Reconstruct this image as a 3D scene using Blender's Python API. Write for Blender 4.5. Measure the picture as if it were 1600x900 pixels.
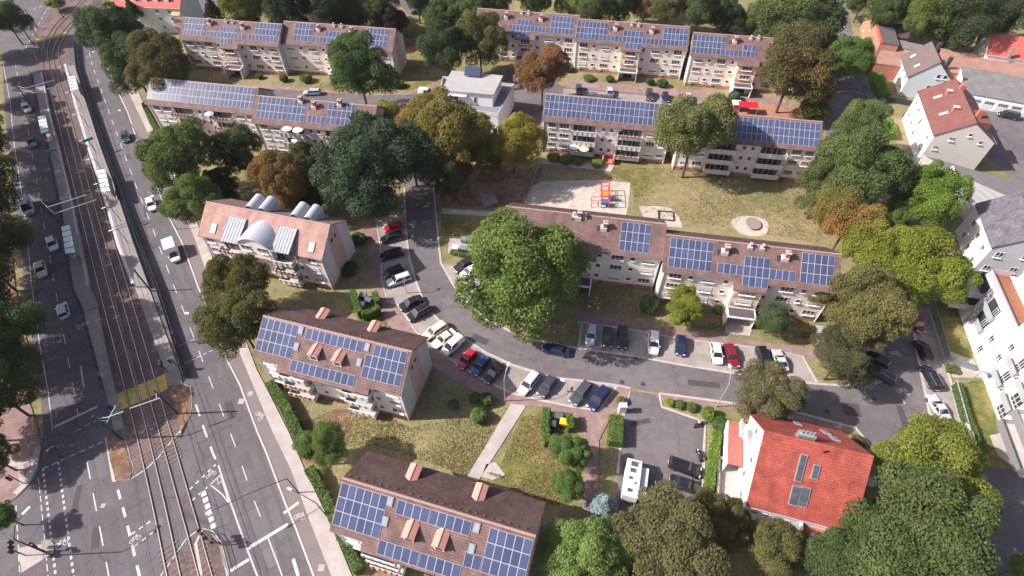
import bpy, bmesh, math, random
import numpy as np
from mathutils import Matrix, Vector
for o in list(bpy.data.objects): bpy.data.objects.remove(o)
C = bpy.data.collections.new('scene'); bpy.context.scene.collection.children.link(C)
scn = bpy.context.scene
PI = math.pi; rad = math.radians
# ---------------- camera, light, exposure ----------------
FPX, PIT, ROL, CH = 857.0, rad(49.73), rad(0.81), 76.5
_f = np.array([0, math.cos(PIT), -math.sin(PIT)]); _r = np.array([1., 0, 0]); _d = np.cross(_f, _r)
_c, _s = math.cos(ROL), math.sin(ROL)
CM = np.array([_c*_r+_s*_d, -_s*_r+_c*_d, _f])
cam = bpy.data.cameras.new('camera'); camo = bpy.data.objects.new('camera', cam); C.objects.link(camo)
cam.sensor_width = 36; cam.lens = FPX/1600*36; cam.clip_end = 6000; cam.clip_start = 1
camo.matrix_world = Matrix(((CM[0][0], -CM[1][0], -CM[2][0], 0), (CM[0][1], -CM[1][1], -CM[2][1], 0), (CM[0][2], -CM[1][2], -CM[2][2], CH), (0, 0, 0, 1)))
scn.camera = camo
SUN_EL, SUN_AZ = rad(38.8), rad(2.0)      # shadows run along SUN_AZ
SUN_DIR = Vector((math.cos(SUN_AZ), math.sin(SUN_AZ), -math.tan(SUN_EL))).normalized()
w = bpy.data.worlds.new('World'); scn.world = w; w.use_nodes = True
nt = w.node_tree; bg = nt.nodes['Background']; sky = nt.nodes.new('ShaderNodeTexSky')
sky.sky_type = 'NISHITA'; sky.sun_disc = False; sky.sun_elevation = SUN_EL; sky.sun_rotation = rad(-90)-SUN_AZ
sky.air_density = 1.0; sky.dust_density = 2.5; sky.ozone_density = 1.0
tint = nt.nodes.new('ShaderNodeVectorMath'); tint.operation = 'MULTIPLY'; tint.inputs[1].default_value = (1.10, 0.97, 0.98)
nt.links.new(sky.outputs[0], tint.inputs[0]); nt.links.new(tint.outputs[0], bg.inputs[0]); bg.inputs[1].default_value = 0.105
sl = bpy.data.lights.new('sun', 'SUN'); so = bpy.data.objects.new('sun', sl); C.objects.link(so)
sl.energy = 5.0; sl.angle = rad(0.53); sl.color = (1, 0.93, 0.86)
so.rotation_euler = SUN_DIR.to_track_quat('-Z', 'Y').to_euler(); so.location = (-100, 0, 150)
scn.view_settings.view_transform = 'Standard'; scn.view_settings.look = 'None'
scn.view_settings.exposure = 0.70; scn.view_settings.gamma = 1
scn.cycles.use_denoising = True
scn.cycles.max_bounces = 5; scn.cycles.diffuse_bounces = 2; scn.cycles.glossy_bounces = 2; scn.cycles.transmission_bounces = 2

# ---------------- survey: photo pixel -> point in the place ----------------
def at(px, py, z=0.0):
    d = CM.T @ np.array([(px-800)/FPX, (py-450)/FPX, 1.0]); t = (z-CH)/d[2]
    return Vector((d[0]*t, d[1]*t, z))
def mpp(px, py, z=0.0):          # metres per pixel there
    d = CM.T @ np.array([(px-800)/FPX, (py-450)/FPX, 1.0]); return ((z-CH)/d[2])/FPX

# ---------------- materials ----------------
MATS = {}
def mat(name, col, rough=0.8, var=0.12, scale=1.5, metal=0.0, spec=0.3, col2=None, fine=0.0, alpha=1.0):
    if name in MATS: return MATS[name]
    m = bpy.data.materials.new(name); m.use_nodes = True; n = m.node_tree; b = n.nodes['Principled BSDF']
    b.inputs['Roughness'].default_value = rough; b.inputs['Metallic'].default_value = metal
    b.inputs['Specular IOR Level'].default_value = spec; b.inputs['Alpha'].default_value = alpha
    tc = n.nodes.new('ShaderNodeTexCoord'); no = n.nodes.new('ShaderNodeTexNoise'); no.inputs['Scale'].default_value = scale
    no.inputs['Detail'].default_value = 6; no.inputs['Roughness'].default_value = 0.65
    n.links.new(tc.outputs['Object'], no.inputs['Vector'])
    rmp = n.nodes.new('ShaderNodeValToRGB'); e = rmp.color_ramp.elements; e[0].position = 0.3; e[1].position = 0.72
    c2 = col2 or tuple(min(1, c*(1+var)) for c in col); c1 = col if col2 else tuple(c*(1-var) for c in col)
    e[0].color = (*c1, 1); e[1].color = (*c2, 1)
    n.links.new(no.outputs[0], rmp.inputs[0]); out = rmp.outputs[0]
    if fine:
        n2 = n.nodes.new('ShaderNodeTexNoise'); n2.inputs['Scale'].default_value = scale*14; n2.inputs['Detail'].default_value = 3
        n.links.new(tc.outputs['Object'], n2.inputs['Vector'])
        mp = n.nodes.new('ShaderNodeMapRange'); mp.inputs[3].default_value = 1-fine; mp.inputs[4].default_value = 1+fine
        mp.inputs[1].default_value = 0.25; mp.inputs[2].default_value = 0.75
        n.links.new(n2.outputs[0], mp.inputs[0])
        mx = n.nodes.new('ShaderNodeVectorMath'); mx.operation = 'SCALE'
        n.links.new(out, mx.inputs[0]); n.links.new(mp.outputs[0], mx.inputs['Scale']); out = mx.outputs[0]
    n.links.new(out, b.inputs['Base Color']); MATS[name] = m; return m
def tile_mat(name, col, col2, bw=0.3, rh=0.34, mort=0.04, ys=1.22, dark=0.45, rough=0.7, offset=0.5, var=0.25, bump=0.6):
    if name in MATS: return MATS[name]
    m = bpy.data.materials.new(name); m.use_nodes = True; n = m.node_tree; b = n.nodes['Principled BSDF']; b.inputs['Roughness'].default_value = rough
    b.inputs['Specular IOR Level'].default_value = 0.25
    tc = n.nodes.new('ShaderNodeTexCoord'); mp = n.nodes.new('ShaderNodeMapping'); mp.inputs['Scale'].default_value = (1, ys, 1)
    n.links.new(tc.outputs['Object'], mp.inputs[0])
    br = n.nodes.new('ShaderNodeTexBrick'); br.offset = offset; br.inputs['Scale'].default_value = 1
    br.inputs['Brick Width'].default_value = bw; br.inputs['Row Height'].default_value = rh; br.inputs['Mortar Size'].default_value = mort*0.5
    br.inputs['Mortar Smooth'].default_value = 0.3
    br.inputs['Color1'].default_value = (*col, 1); br.inputs['Color2'].default_value = (*col2, 1); br.inputs['Mortar'].default_value = (*[c*dark for c in col], 1)
    n.links.new(mp.outputs[0], br.inputs['Vector'])
    no = n.nodes.new('ShaderNodeTexNoise'); no.inputs['Scale'].default_value = 0.6; no.inputs['Detail'].default_value = 8
    n.links.new(tc.outputs['Object'], no.inputs['Vector'])
    r = n.nodes.new('ShaderNodeMapRange'); r.inputs[1].default_value = 0.3; r.inputs[2].default_value = 0.7; r.inputs[3].default_value = 1-var; r.inputs[4].default_value = 1+var
    n.links.new(no.outputs[0], r.inputs[0]); mx = n.nodes.new('ShaderNodeVectorMath'); mx.operation = 'SCALE'
    n.links.new(br.outputs['Color'], mx.inputs[0]); n.links.new(r.outputs[0], mx.inputs['Scale']); n.links.new(mx.outputs[0], b.inputs['Base Color'])
    bp = n.nodes.new('ShaderNodeBump'); bp.inputs['Strength'].default_value = bump; bp.inputs['Distance'].default_value = 0.05; bp.invert = True
    n.links.new(br.outputs['Fac'], bp.inputs['Height']); n.links.new(bp.outputs[0], b.inputs['Normal'])
    MATS[name] = m; return m
def objcol_mat(name, rough=0.3, metal=0.0, coat=0.0, var=0.05):
    if name in MATS: return MATS[name]
    m = bpy.data.materials.new(name); m.use_nodes = True; n = m.node_tree; b = n.nodes['Principled BSDF']
    b.inputs['Roughness'].default_value = rough; b.inputs['Metallic'].default_value = metal; b.inputs['Coat Weight'].default_value = coat; b.inputs['Coat Roughness'].default_value = 0.08
    oi = n.nodes.new('ShaderNodeObjectInfo'); tc = n.nodes.new('ShaderNodeTexCoord'); no = n.nodes.new('ShaderNodeTexNoise'); no.inputs['Scale'].default_value = 2.5
    no.inputs['Detail'].default_value = 5
    n.links.new(tc.outputs['Object'], no.inputs['Vector']); r = n.nodes.new('ShaderNodeMapRange'); r.inputs[3].default_value = 1-var; r.inputs[4].default_value = 1+var
    n.links.new(no.outputs[0], r.inputs[0]); mx = n.nodes.new('ShaderNodeVectorMath'); mx.operation = 'SCALE'
    n.links.new(oi.outputs['Color'], mx.inputs[0]); n.links.new(r.outputs[0], mx.inputs['Scale']); n.links.new(mx.outputs[0], b.inputs['Base Color'])
    MATS[name] = m; return m
def leaf_mat():
    m = bpy.data.materials.new('foliage'); m.use_nodes = True; n = m.node_tree; b = n.nodes['Principled BSDF']
    b.inputs['Roughness'].default_value = 0.85; b.inputs['Specular IOR Level'].default_value = 0.05
    oi = n.nodes.new('ShaderNodeObjectInfo'); ge = n.nodes.new('ShaderNodeNewGeometry'); tc = n.nodes.new('ShaderNodeTexCoord')
    no = n.nodes.new('ShaderNodeTexNoise'); no.inputs['Scale'].default_value = 1.6; no.inputs['Detail'].default_value = 4; no.noise_dimensions = '4D'
    n.links.new(tc.outputs['Object'], no.inputs['Vector']); 
    mw = n.nodes.new('ShaderNodeMath'); mw.operation = 'MULTIPLY'; mw.inputs[1].default_value = 50; n.links.new(oi.outputs['Random'], mw.inputs[0]); n.links.new(mw.outputs[0], no.inputs['W'])
    a1 = n.nodes.new('ShaderNodeMath'); a1.operation = 'MULTIPLY_ADD'; a1.inputs[1].default_value = 0.35; n.links.new(ge.outputs['Random Per Island'], a1.inputs[0]); n.links.new(no.outputs[0], a1.inputs[2])
    r = n.nodes.new('ShaderNodeMapRange'); r.inputs[1].default_value = 0.4; r.inputs[2].default_value = 0.95; r.inputs[3].default_value = 1.1; r.inputs[4].default_value = 2.4
    n.links.new(a1.outputs[0], r.inputs[0])
    # autumn share from the object's alpha
    th = n.nodes.new('ShaderNodeMath'); th.operation = 'ADD'; n.links.new(oi.outputs['Alpha'], th.inputs[0]); n.links.new(a1.outputs[0], th.inputs[1])
    r2 = n.nodes.new('ShaderNodeMapRange'); r2.inputs[1].default_value = 1.0; r2.inputs[2].default_value = 1.35; n.links.new(th.outputs[0], r2.inputs[0])
    mc = n.nodes.new('ShaderNodeMix'); mc.data_type = 'RGBA'; mc.inputs['B'].default_value = (0.19, 0.085, 0.032, 1)
    n.links.new(oi.outputs['Color'], mc.inputs['A']); n.links.new(r2.outputs[0], mc.inputs['Factor'])
    mx = n.nodes.new('ShaderNodeVectorMath'); mx.operation = 'SCALE'; n.links.new(mc.outputs['Result'], mx.inputs[0]); n.links.new(r.outputs[0], mx.inputs['Scale'])
    n.links.new(mx.outputs[0], b.inputs['Base Color'])
    tr = n.nodes.new('ShaderNodeBsdfTranslucent'); n.links.new(mx.outputs[0], tr.inputs[0]); ms = n.nodes.new('ShaderNodeMixShader'); ms.inputs[0].default_value = 0.42
    n.links.new(b.outputs[0], ms.inputs[1]); n.links.new(tr.outputs[0], ms.inputs[2]); n.links.new(ms.outputs[0], n.nodes['Material Output'].inputs[0])
    return m
LEAF = leaf_mat()
def ground_mat(name, cols, s1=0.05, s2=0.6, fine=0.15, cracks=0.0):
    # three-tone patchy ground: broad patches, small patches, grain
    m = bpy.data.materials.new(name); m.use_nodes = True; n = m.node_tree; b = n.nodes['Principled BSDF']; b.inputs['Roughness'].default_value = 0.95; b.inputs['Specular IOR Level'].default_value = 0.1
    tc = n.nodes.new('ShaderNodeTexCoord')
    def noise(s, det=5):
        x = n.nodes.new('ShaderNodeTexNoise'); x.inputs['Scale'].default_value = s; x.inputs['Detail'].default_value = det; x.inputs['Roughness'].default_value = 0.65
        n.links.new(tc.outputs['Object'], x.inputs['Vector']); return x
    a, c = noise(s1), noise(s2, 8)
    ad = n.nodes.new('ShaderNodeMath'); ad.operation = 'MULTIPLY_ADD'; ad.inputs[1].default_value = 0.9; n.links.new(c.outputs[0], ad.inputs[0]); n.links.new(a.outputs[0], ad.inputs[2])
    rp = n.nodes.new('ShaderNodeValToRGB'); e = rp.color_ramp.elements; e[0].position = 0.72; e[0].color = (*cols[0], 1); e[1].position = 1.0; e[1].color = (*cols[1], 1)
    sc = n.nodes.new('ShaderNodeMath'); sc.operation = 'MULTIPLY'; sc.inputs[1].default_value = 0.92; n.links.new(ad.outputs[0], sc.inputs[0])
    x = e.new(0.88); x.color = (*cols[2], 1); rp.color_ramp.elements[2].position = 1.0; n.links.new(sc.outputs[0], rp.inputs[0])
    g = noise(s2*6, 6); mr = n.nodes.new('ShaderNodeMapRange'); mr.inputs[1].default_value = 0.3; mr.inputs[2].default_value = 0.7; mr.inputs[3].default_value = 1-fine; mr.inputs[4].default_value = 1+fine
    n.links.new(g.outputs[0], mr.inputs[0]); mx = n.nodes.new('ShaderNodeVectorMath'); mx.operation = 'SCALE'; n.links.new(rp.outputs[0], mx.inputs[0]); n.links.new(mr.outputs[0], mx.inputs['Scale'])
    outc = mx.outputs[0]
    if cracks:
        vo = n.nodes.new('ShaderNodeTexVoronoi'); vo.feature = 'DISTANCE_TO_EDGE'; vo.inputs['Scale'].default_value = 0.13
        ds = n.nodes.new('ShaderNodeVectorMath'); ds.operation = 'MULTIPLY_ADD'; ds.inputs[1].default_value = (2.5, 2.5, 0); n.links.new(c.outputs['Color'], ds.inputs[0]); n.links.new(tc.outputs['Object'], ds.inputs[2]); n.links.new(ds.outputs[0], vo.inputs['Vector'])
        cr = n.nodes.new('ShaderNodeMapRange'); cr.inputs[1].default_value = 0.0; cr.inputs[2].default_value = 0.014; cr.inputs[3].default_value = 1-cracks; cr.inputs[4].default_value = 1.0; n.links.new(vo.outputs['Distance'], cr.inputs[0])
        mz = n.nodes.new('ShaderNodeVectorMath'); mz.operation = 'SCALE'; n.links.new(outc, mz.inputs[0]); n.links.new(cr.outputs[0], mz.inputs['Scale']); outc = mz.outputs[0]
    n.links.new(outc, b.inputs['Base Color']); MATS[name] = m; return m

M_GRASS = ground_mat('dry_lawn', ((0.155, 0.16, 0.07), (0.28, 0.23, 0.135), (0.22, 0.195, 0.10)), 0.06, 0.5, 0.38)
M_GREEN = ground_mat('green_lawn', ((0.10, 0.125, 0.035), (0.25, 0.20, 0.09), (0.16, 0.155, 0.055)), 0.08, 0.6, 0.35)
M_EARTH = ground_mat('bare_earth', ((0.14, 0.085, 0.06), (0.30, 0.20, 0.13), (0.21, 0.13, 0.09)), 0.1, 0.8, 0.2)
M_ASPH = ground_mat('asphalt_old', ((0.112, 0.104, 0.113), (0.146, 0.136, 0.147), (0.129, 0.119, 0.130)), 0.07, 0.35, 0.09, 0.3)
M_ASPH2 = ground_mat('asphalt_street', ((0.128, 0.114, 0.120), (0.170, 0.153, 0.160), (0.148, 0.132, 0.139)), 0.07, 0.45, 0.1, 0.22)
M_BAY = ground_mat('paved_bays', ((0.25, 0.222, 0.205), (0.34, 0.305, 0.285), (0.295, 0.262, 0.243)), 0.12, 0.5, 0.12)
M_PAVE = ground_mat('pale_pavement', ((0.36, 0.315, 0.305), (0.45, 0.40, 0.385), (0.405, 0.36, 0.345)), 0.12, 0.5, 0.06)
M_PINK = ground_mat('pink_pavement', ((0.22, 0.145, 0.14), (0.31, 0.215, 0.205), (0.26, 0.178, 0.17)), 0.12, 0.8, 0.12)
M_SAND = ground_mat('sand', ((0.38, 0.33, 0.285), (0.50, 0.45, 0.40), (0.45, 0.40, 0.35)), 0.1, 0.8, 0.08)
M_BALL = ground_mat('ballast', ((0.10, 0.072, 0.068), (0.20, 0.145, 0.13), (0.145, 0.105, 0.097)), 0.15, 2.0, 0.35)
M_RED = ground_mat('red_play_surface', ((0.26, 0.12, 0.085), (0.36, 0.19, 0.135), (0.31, 0.15, 0.105)), 0.1, 0.6, 0.1)
M_WHITE = mat('road_paint', (0.47, 0.455, 0.45), 0.7, 0.12, 2.5, fine=0.1)
M_KERB = mat('kerbstone', (0.42, 0.39, 0.37), 0.85, 0.15, 1)
M_CONC = mat('concrete', (0.45, 0.42, 0.40), 0.85, 0.12, 0.7, fine=0.06)
M_METAL = mat('galvanised', (0.42, 0.43, 0.44), 0.45, 0.1, 3, metal=0.6)
M_DARKM = mat('dark_metal', (0.045, 0.055, 0.06), 0.5, 0.15, 3)
M_WOOD = mat('bark', (0.11, 0.08, 0.055), 0.95, 0.3, 3, fine=0.2)
M_FRAME = mat('window_frame_white', (0.74, 0.73, 0.73), 0.5, 0.05, 3)
M_GLASS = mat('window_glass', (0.045, 0.05, 0.065), 0.12, 0.35, 0.9, spec=0.5)
M_WHITEP = mat('white_plastic', (0.78, 0.78, 0.78), 0.5, 0.04, 2)

# ---------------- mesh builder ----------------
class MB:
    def __init__(s): s.v = []; s.f = []; s.m = []; s.mats = []
    def mi(s, m):
        if m not in s.mats: s.mats.append(m)
        return s.mats.index(m)
    def face(s, pts, m):
        k = len(s.v); s.v += [tuple(p) for p in pts]; s.f.append(tuple(range(k, k+len(pts)))); s.m.append(s.mi(m))
    def hexa(s, p, m):     # p: 8 points, bottom 4 ccw then top 4
        k = len(s.v); s.v += [tuple(q) for q in p]; i = s.mi(m)
        for f in ((3, 2, 1, 0), (4, 5, 6, 7), (0, 1, 5, 4), (1, 2, 6, 5), (2, 3, 7, 6), (3, 0, 4, 7)):
            s.f.append(tuple(k+a for a in f)); s.m.append(i)
    def box(s, x0, x1, y0, y1, z0, z1, m):
        s.hexa([(x0, y0, z0), (x1, y0, z0), (x1, y1, z0), (x0, y1, z0), (x0, y0, z1), (x1, y0, z1), (x1, y1, z1), (x0, y1, z1)], m)
    def prism(s, poly, z0, z1, m, side=None):
        a = sum(poly[i][0]*poly[(i+1) % len(poly)][1]-poly[(i+1) % len(poly)][0]*poly[i][1] for i in range(len(poly)))
        if a < 0: poly = poly[::-1]
        k = len(s.v); n = len(poly); s.v += [(p[0], p[1], z0) for p in poly]+[(p[0], p[1], z1) for p in poly]
        s.f.append(tuple(range(k+n, k+2*n))); s.m.append(s.mi(m)); si = s.mi(side or m)
        for i in range(n):
            j = (i+1) % n; s.f.append((k+i, k+j, k+n+j, k+n+i)); s.m.append(si)
    def prism_y(s, prof, y0, y1, m, caps=None):   # profile in (x,z) extruded along y
        n = len(prof); k = len(s.v); s.v += [(p[0], y0, p[1]) for p in prof]+[(p[0], y1, p[1]) for p in prof]
        i0 = s.mi(m); ic = s.mi(caps or m); s.f.append(tuple(range(k, k+n))); s.m.append(ic); s.f.append(tuple(range(k+2*n-1, k+n-1, -1))); s.m.append(ic)
        for i in range(n):
            j = (i+1) % n; s.f.append((k+i, k+n+i, k+n+j, k+j)); s.m.append(i0)
    def prism_x(s, prof, x0, x1, m, caps=None):   # profile in (y,z) extruded along x
        n = len(prof); k = len(s.v); s.v += [(x0, p[0], p[1]) for p in prof]+[(x1, p[0], p[1]) for p in prof]
        i0 = s.mi(m); ic = s.mi(caps or m); s.f.append(tuple(range(k+n-1, k-1, -1))); s.m.append(ic); s.f.append(tuple(range(k+n, k+2*n))); s.m.append(ic)
        for i in range(n):
            j = (i+1) % n; s.f.append((k+i, k+j, k+n+j, k+n+i)); s.m.append(i0)
    def tube(s, p0, p1, r0, m, r1=None, n=8, caps=True):
        p0 = Vector(p0); p1 = Vector(p1); r1 = r0 if r1 is None else r1; d = (p1-p0)
        if d.length < 1e-6: return
        d.normalize(); a = d.orthogonal().normalized(); b = d.cross(a); k = len(s.v); i0 = s.mi(m)
        for p, r in ((p0, r0), (p1, r1)):
            for i in range(n):
                t = 2*PI*i/n; s.v.append(tuple(p+a*(r*math.cos(t))+b*(r*math.sin(t))))
        for i in range(n):
            j = (i+1) % n; s.f.append((k+i, k+j, k+n+j, k+n+i)); s.m.append(i0)
        if caps: s.f.append(tuple(range(k+n-1, k-1, -1))); s.m.append(i0); s.f.append(tuple(range(k+n, k+2*n))); s.m.append(i0)
    def path(s, pts, r, m, n=6):
        for a, b in zip(pts, pts[1:]): s.tube(a, b, r, m, n=n)
    def strip(s, pts, wdt, z, m, z2=None):       # flat ribbon along xy points
        P = [Vector((p[0], p[1])) for p in pts]; L = []; R = []
        for i, p in enumerate(P):
            t = (P[min(i+1, len(P)-1)]-P[max(i-1, 0)]).normalized(); nn = Vector((-t.y, t.x))*wdt/2
            L.append(p+nn); R.append(p-nn)
        for i in range(len(P)-1):
            if z2 is None: s.face([(R[i].x, R[i].y, z), (R[i+1].x, R[i+1].y, z), (L[i+1].x, L[i+1].y, z), (L[i].x, L[i].y, z)], m)
            else: s.hexa([(R[i].x, R[i].y, z), (R[i+1].x, R[i+1].y, z), (L[i+1].x, L[i+1].y, z), (L[i].x, L[i].y, z), (R[i].x, R[i].y, z2), (R[i+1].x, R[i+1].y, z2), (L[i+1].x, L[i+1].y, z2), (L[i].x, L[i].y, z2)], m)
    def ball(s, c, rx, ry, rz, m, nu=12, nv=8):
        k = len(s.v); i0 = s.mi(m)
        for j in range(nv+1):
            t = PI*j/nv
            for i in range(nu):
                a = 2*PI*i/nu; s.v.append((c[0]+rx*math.sin(t)*math.cos(a), c[1]+ry*math.sin(t)*math.sin(a), c[2]+rz*math.cos(t)))
        for j in range(nv):
            for i in range(nu):
                i2 = (i+1) % nu; s.f.append((k+j*nu+i, k+(j+1)*nu+i, k+(j+1)*nu+i2, k+j*nu+i2)); s.m.append(i0)
    def mesh(s, name):
        me = bpy.data.meshes.new(name); me.from_pydata(s.v, [], s.f)
        for m in s.mats: me.materials.append(m)
        me.polygons.foreach_set('material_index', s.m); me.update(); return me
    def build(s, name, parent=None, loc=None, rz=0, mtx=None):
        return link(name, s.mesh(name), parent, loc, rz, mtx)
def link(name, data, parent=None, loc=None, rz=0, mtx=None):
    o = bpy.data.objects.new(name, data); C.objects.link(o)
    if parent: o.parent = parent
    if mtx is not None: o.matrix_local = mtx
    else:
        if loc is not None: o.location = loc
        if rz: o.rotation_euler = (0, 0, rz)
    return o
def tag(o, label=None, cat=None, group=None, kind=None):
    if label: o['label'] = label
    if cat: o['category'] = cat
    if group: o['group'] = group
    if kind: o['kind'] = kind
    return o
def empty(name, loc, rz=0, label=None, cat=None, group=None):
    o = link(name, None, None, loc, rz); o.empty_display_size = 0.3; return tag(o, label, cat, group)
def copy_tree(o, parent=None):
    c = o.copy(); C.objects.link(c); c.parent = parent
    if parent: c.matrix_parent_inverse = o.matrix_parent_inverse.copy()
    for ch in list(o.children): copy_tree(ch, c)
    return c

# ---------------- the ground and its sheets ----------------
def sheet(name, polys, z, m, thick=0.0, side=None):
    b = MB()
    for poly in polys:
        P = [at(x, y, z) for x, y in poly]
        if thick: b.prism([(p.x, p.y) for p in P], z-thick, z, m, side or M_KERB)
        else:
            a = sum(P[i].x*P[(i+1) % len(P)].y-P[(i+1) % len(P)].x*P[i].y for i in range(len(P)))
            b.face([tuple(p) for p in (P if a > 0 else P[::-1])], m)
    o = b.build(name); return tag(o, kind='structure')
gb = MB(); gb.face([(-1500, -500, 0), (1500, -500, 0), (1500, 2500, 0), (-1500, 2500, 0)], M_GRASS); tag(gb.build('ground'), kind='structure')
sheet('avenue_road', [[(517,900),(485,822),(452,732),(424,675),(376,560),(335,465),(302,372),(270,300),(237,225),(187,125),(163,70),(155,0),(160,-60),(-40,-60),(2,77),(4,120),(12,225),(28,345),(38,450),(62,610),(68,675),(60,735),(45,757),(25,777),(-70,850),(-500,1250),(720,1290)]], 0.02, M_ASPH)
sheet('cycle_path', [[(520,905),(487,822),(454,732),(426,675),(378,560),(337,465),(304,372),(272,300),(239,225),(189,125),(182,115),(180,122),(191,155),(205,190),(219,225),(232,258),(265,335),(290,385),(313,450),(323,470),(355,557),(378,602),(405,675),(418,705),(451,790),(465,825),(493,900)]], 0.025, mat('cycle_asphalt', (0.185,0.158,0.158), 0.9, 0.08, 0.8, fine=0.08))
sheet('avenue_pavement', [[(520,905),(487,822),(454,732),(426,675),(378,560),(337,465),(304,372),(272,300),(239,225),(200,142),(196,120),(215,140),(245,212),(270,265),(300,330),(335,410),(372,500),(400,575),(451,675),(472,725),(517,820),(550,900),(560,930),(530,930)]], 0.13, M_PAVE, 0.12)
sheet('west_pavement', [[(-300,560),(20,560),(50,640),(62,690),(58,735),(45,757),(25,777),(-60,830),(-400,900)]], 0.13, M_PINK, 0.12)
sheet('west_verge', [[(-300,60),(-12,70),(-8,120),(0,225),(14,345),(24,450),(48,560),(-300,560)]], 0.12, M_EARTH, 0.11)
sheet('ballast_bed', [[(55,68),(110,48),(124,28),(160,-5),(190,-60),(150,-60),(108,-5),(82,18),(60,45)],[(57,80),(108,68),(104,104),(120,165),(136,225),(162,300),(187,387),(210,450),(240,530),(262,600),(275,650),(280,672),(262,690),(232,720),(207,745),(207,732),(200,690),(188,655),(172,600),(152,520),(137,445),(115,350),(87,225),(66,120)],[(317,827),(332,833),(342,848),(355,900),(375,1000),(290,1000),(256,900),(275,870)]], 0.05, M_BALL, 0.03)
sheet('median_verge', [[(262,600),(280,598),(296,605),(299,625),(296,650),(283,676),(276,650)],[(166,684),(178,680),(195,690),(206,732),(203,748),(181,752),(172,720)]], 0.14, M_EARTH, 0.13)
street = [(632,290),(635,325),(637,375),(640,400),(650,437),(665,477),(687,500),(725,527),(760,550),(800,569),(862,589),(900,593),(962,601),(985,606),(1030,614),(1150,630),(1250,645),(1337,668),(1365,700),(1378,760),(1390,830),(1600,1000),(1600,840),(1500,790),(1475,745),(1460,690),(1447,625),(1430,545),(1422,500),(1405,440),(1390,380),(1375,320),(1365,260),(1362,200),(1365,165),(1350,120),(1335,60),(1322,0),(1318,-50),(1282,-50),(1290,0),(1298,60),(1300,120),(1290,170),(1290,240),(1305,300),(1330,380),(1350,440),(1375,500),(1385,560),(1385,595),(1352,606),(1325,604),(1275,600),(1245,597),(1180,589),(1150,585),(1057,570),(987,557),(900,545),(820,530),(760,500),(720,465),(707,445),(690,410),(685,375),(680,325),(677,290),(690,230),(700,180),(690,138),(637,150),(575,150),(475,143),(400,137),(270,118),(270,140),(475,160),(600,175),(640,230)]
sheet('street', [street], 0.02, M_ASPH2)
sheet('back_street', [[(790,105),(850,112),(880,136),(1140,160),(1220,166),(1220,180),(850,195),(790,180)],[(600,-10),(760,-10),(745,22),(640,22)],[(270,-20),(345,-20),(345,25),(295,28)],[(1480,130),(1700,150),(1700,330),(1600,300),(1500,200)],[(1540,730),(1700,740),(1700,900),(1560,850)]], 0.016, M_ASPH2)
sheet('parking_bays', [[(588,340),(596,397),(597,440),(606,470),(622,475),(650,517),(692,552),(750,590),(800,614),(845,625),(890,634),(935,641),(962,603),(900,594.5),(862,590.5),(800,570.5),(759,551.5),(724,528.5),(685,502),(663,478),(648,438),(638,400),(635.5,376),(633,335)],
 [(910,506),(995,517),(1062,530),(1200,546),(1250,556),(1278,598),(1246,595.5),(1180,587.5),(1150,583.5),(1057,568.5),(988,555.5),(902,543),(905,505)],
 [(1424,480),(1450,480),(1477,562),(1500,657),(1515,715),(1468,715),(1459,675),(1449,625),(1432,545)],
 [(1325,602),(1352,604),(1383,593),(1383,560),(1374,505),(1345,520)],[(690,411),(709,445),(724,465),(765,470),(740,420)],
 [(880,138),(1140,161),(1140,172),(880,149)]], 0.03, M_BAY)
sheet('pink_footpath', [[(560,345),(586,342),(594,397),(595,440),(604,472),(620,477),(648,519),(690,554),(749,592),(800,616),(845,627),(889,636),(937,643),(966,603),(985,608),(978,625),(955,650),(935,690),(915,690),(908,655),(890,646),(847,636),(800,631),(745,612),(700,590),(662,562),(630,533),(603,500),(590,470),(580,440),(575,400)],
 [(905,485),(1000,503),(1062,515),(1200,535),(1280,548),(1290,560),(1255,556),(1200,544),(1062,528),(995,515),(905,502)],
 [(1032,616),(1150,632),(1250,648),(1337,670),(1330,676),(1250,656),(1150,640),(1036,624)],
 [(887,124),(1000,134),(1230,154),(1230,163),(1000,146),(887,137)],[(400,131),(475,138),(575,146),(637,145),(680,128),(690,135),(637,149),(575,149),(475,142.5),(400,136.5)],
 [(917,690),(936,690),(932,850),(908,850)]], 0.12, M_PINK, 0.11)
sheet('garden_path', [[(800,628),(822,634),(747,752),(729,746)],[(690,325),(760,329),(800,333),(800,340),(690,333)],[(850,247),(960,258),(955,268),(845,255)],[(700,395),(765,400),(760,378),(702,372)],[(1275,508),(1295,510),(1290,545),(1275,543)],[(1135,495),(1180,500),(1172,525),(1132,520)],[(1472,545),(1520,562),(1540,590),(1490,590)],[(760,725),(775,722),(790,742),(770,750),(752,745)]], 0.10, M_PAVE, 0.09)
sheet('car_park', [[(984,610),(1030,617),(1033,636),(1102,660),(1100,700),(1098,790),(1050,815),(960,815),(965,740),(975,640)]], 0.035, M_ASPH2)
sheet('playground_sand', [[(818,325),(832,290),(848,283),(940,281),(985,286),(982,320),(976,345),(850,345)],[(998,322),(1030,322),(1048,325),(1062,340),(1066,356),(1010,350)]], 0.03, M_SAND)
rb = MB(); c0 = at(1173, 353); rb.prism([(c0.x+(3.6+0.3*math.sin(3*a))*math.cos(a), c0.y+(3.2+0.2*math.cos(2*a))*math.sin(a)) for a in [i*PI/20 for i in range(40)]], 0, 0.035, M_SAND); tag(rb.build('sand_circle'), kind='structure')
sheet('bare_ground', [[(680,262),(760,258),(850,262),(834,290),(818,325),(690,322)],[(860,240),(900,240),(905,262),(850,258)],[(465,705),(520,640),(560,640),(500,760)]], 0.012, M_EARTH)
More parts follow.
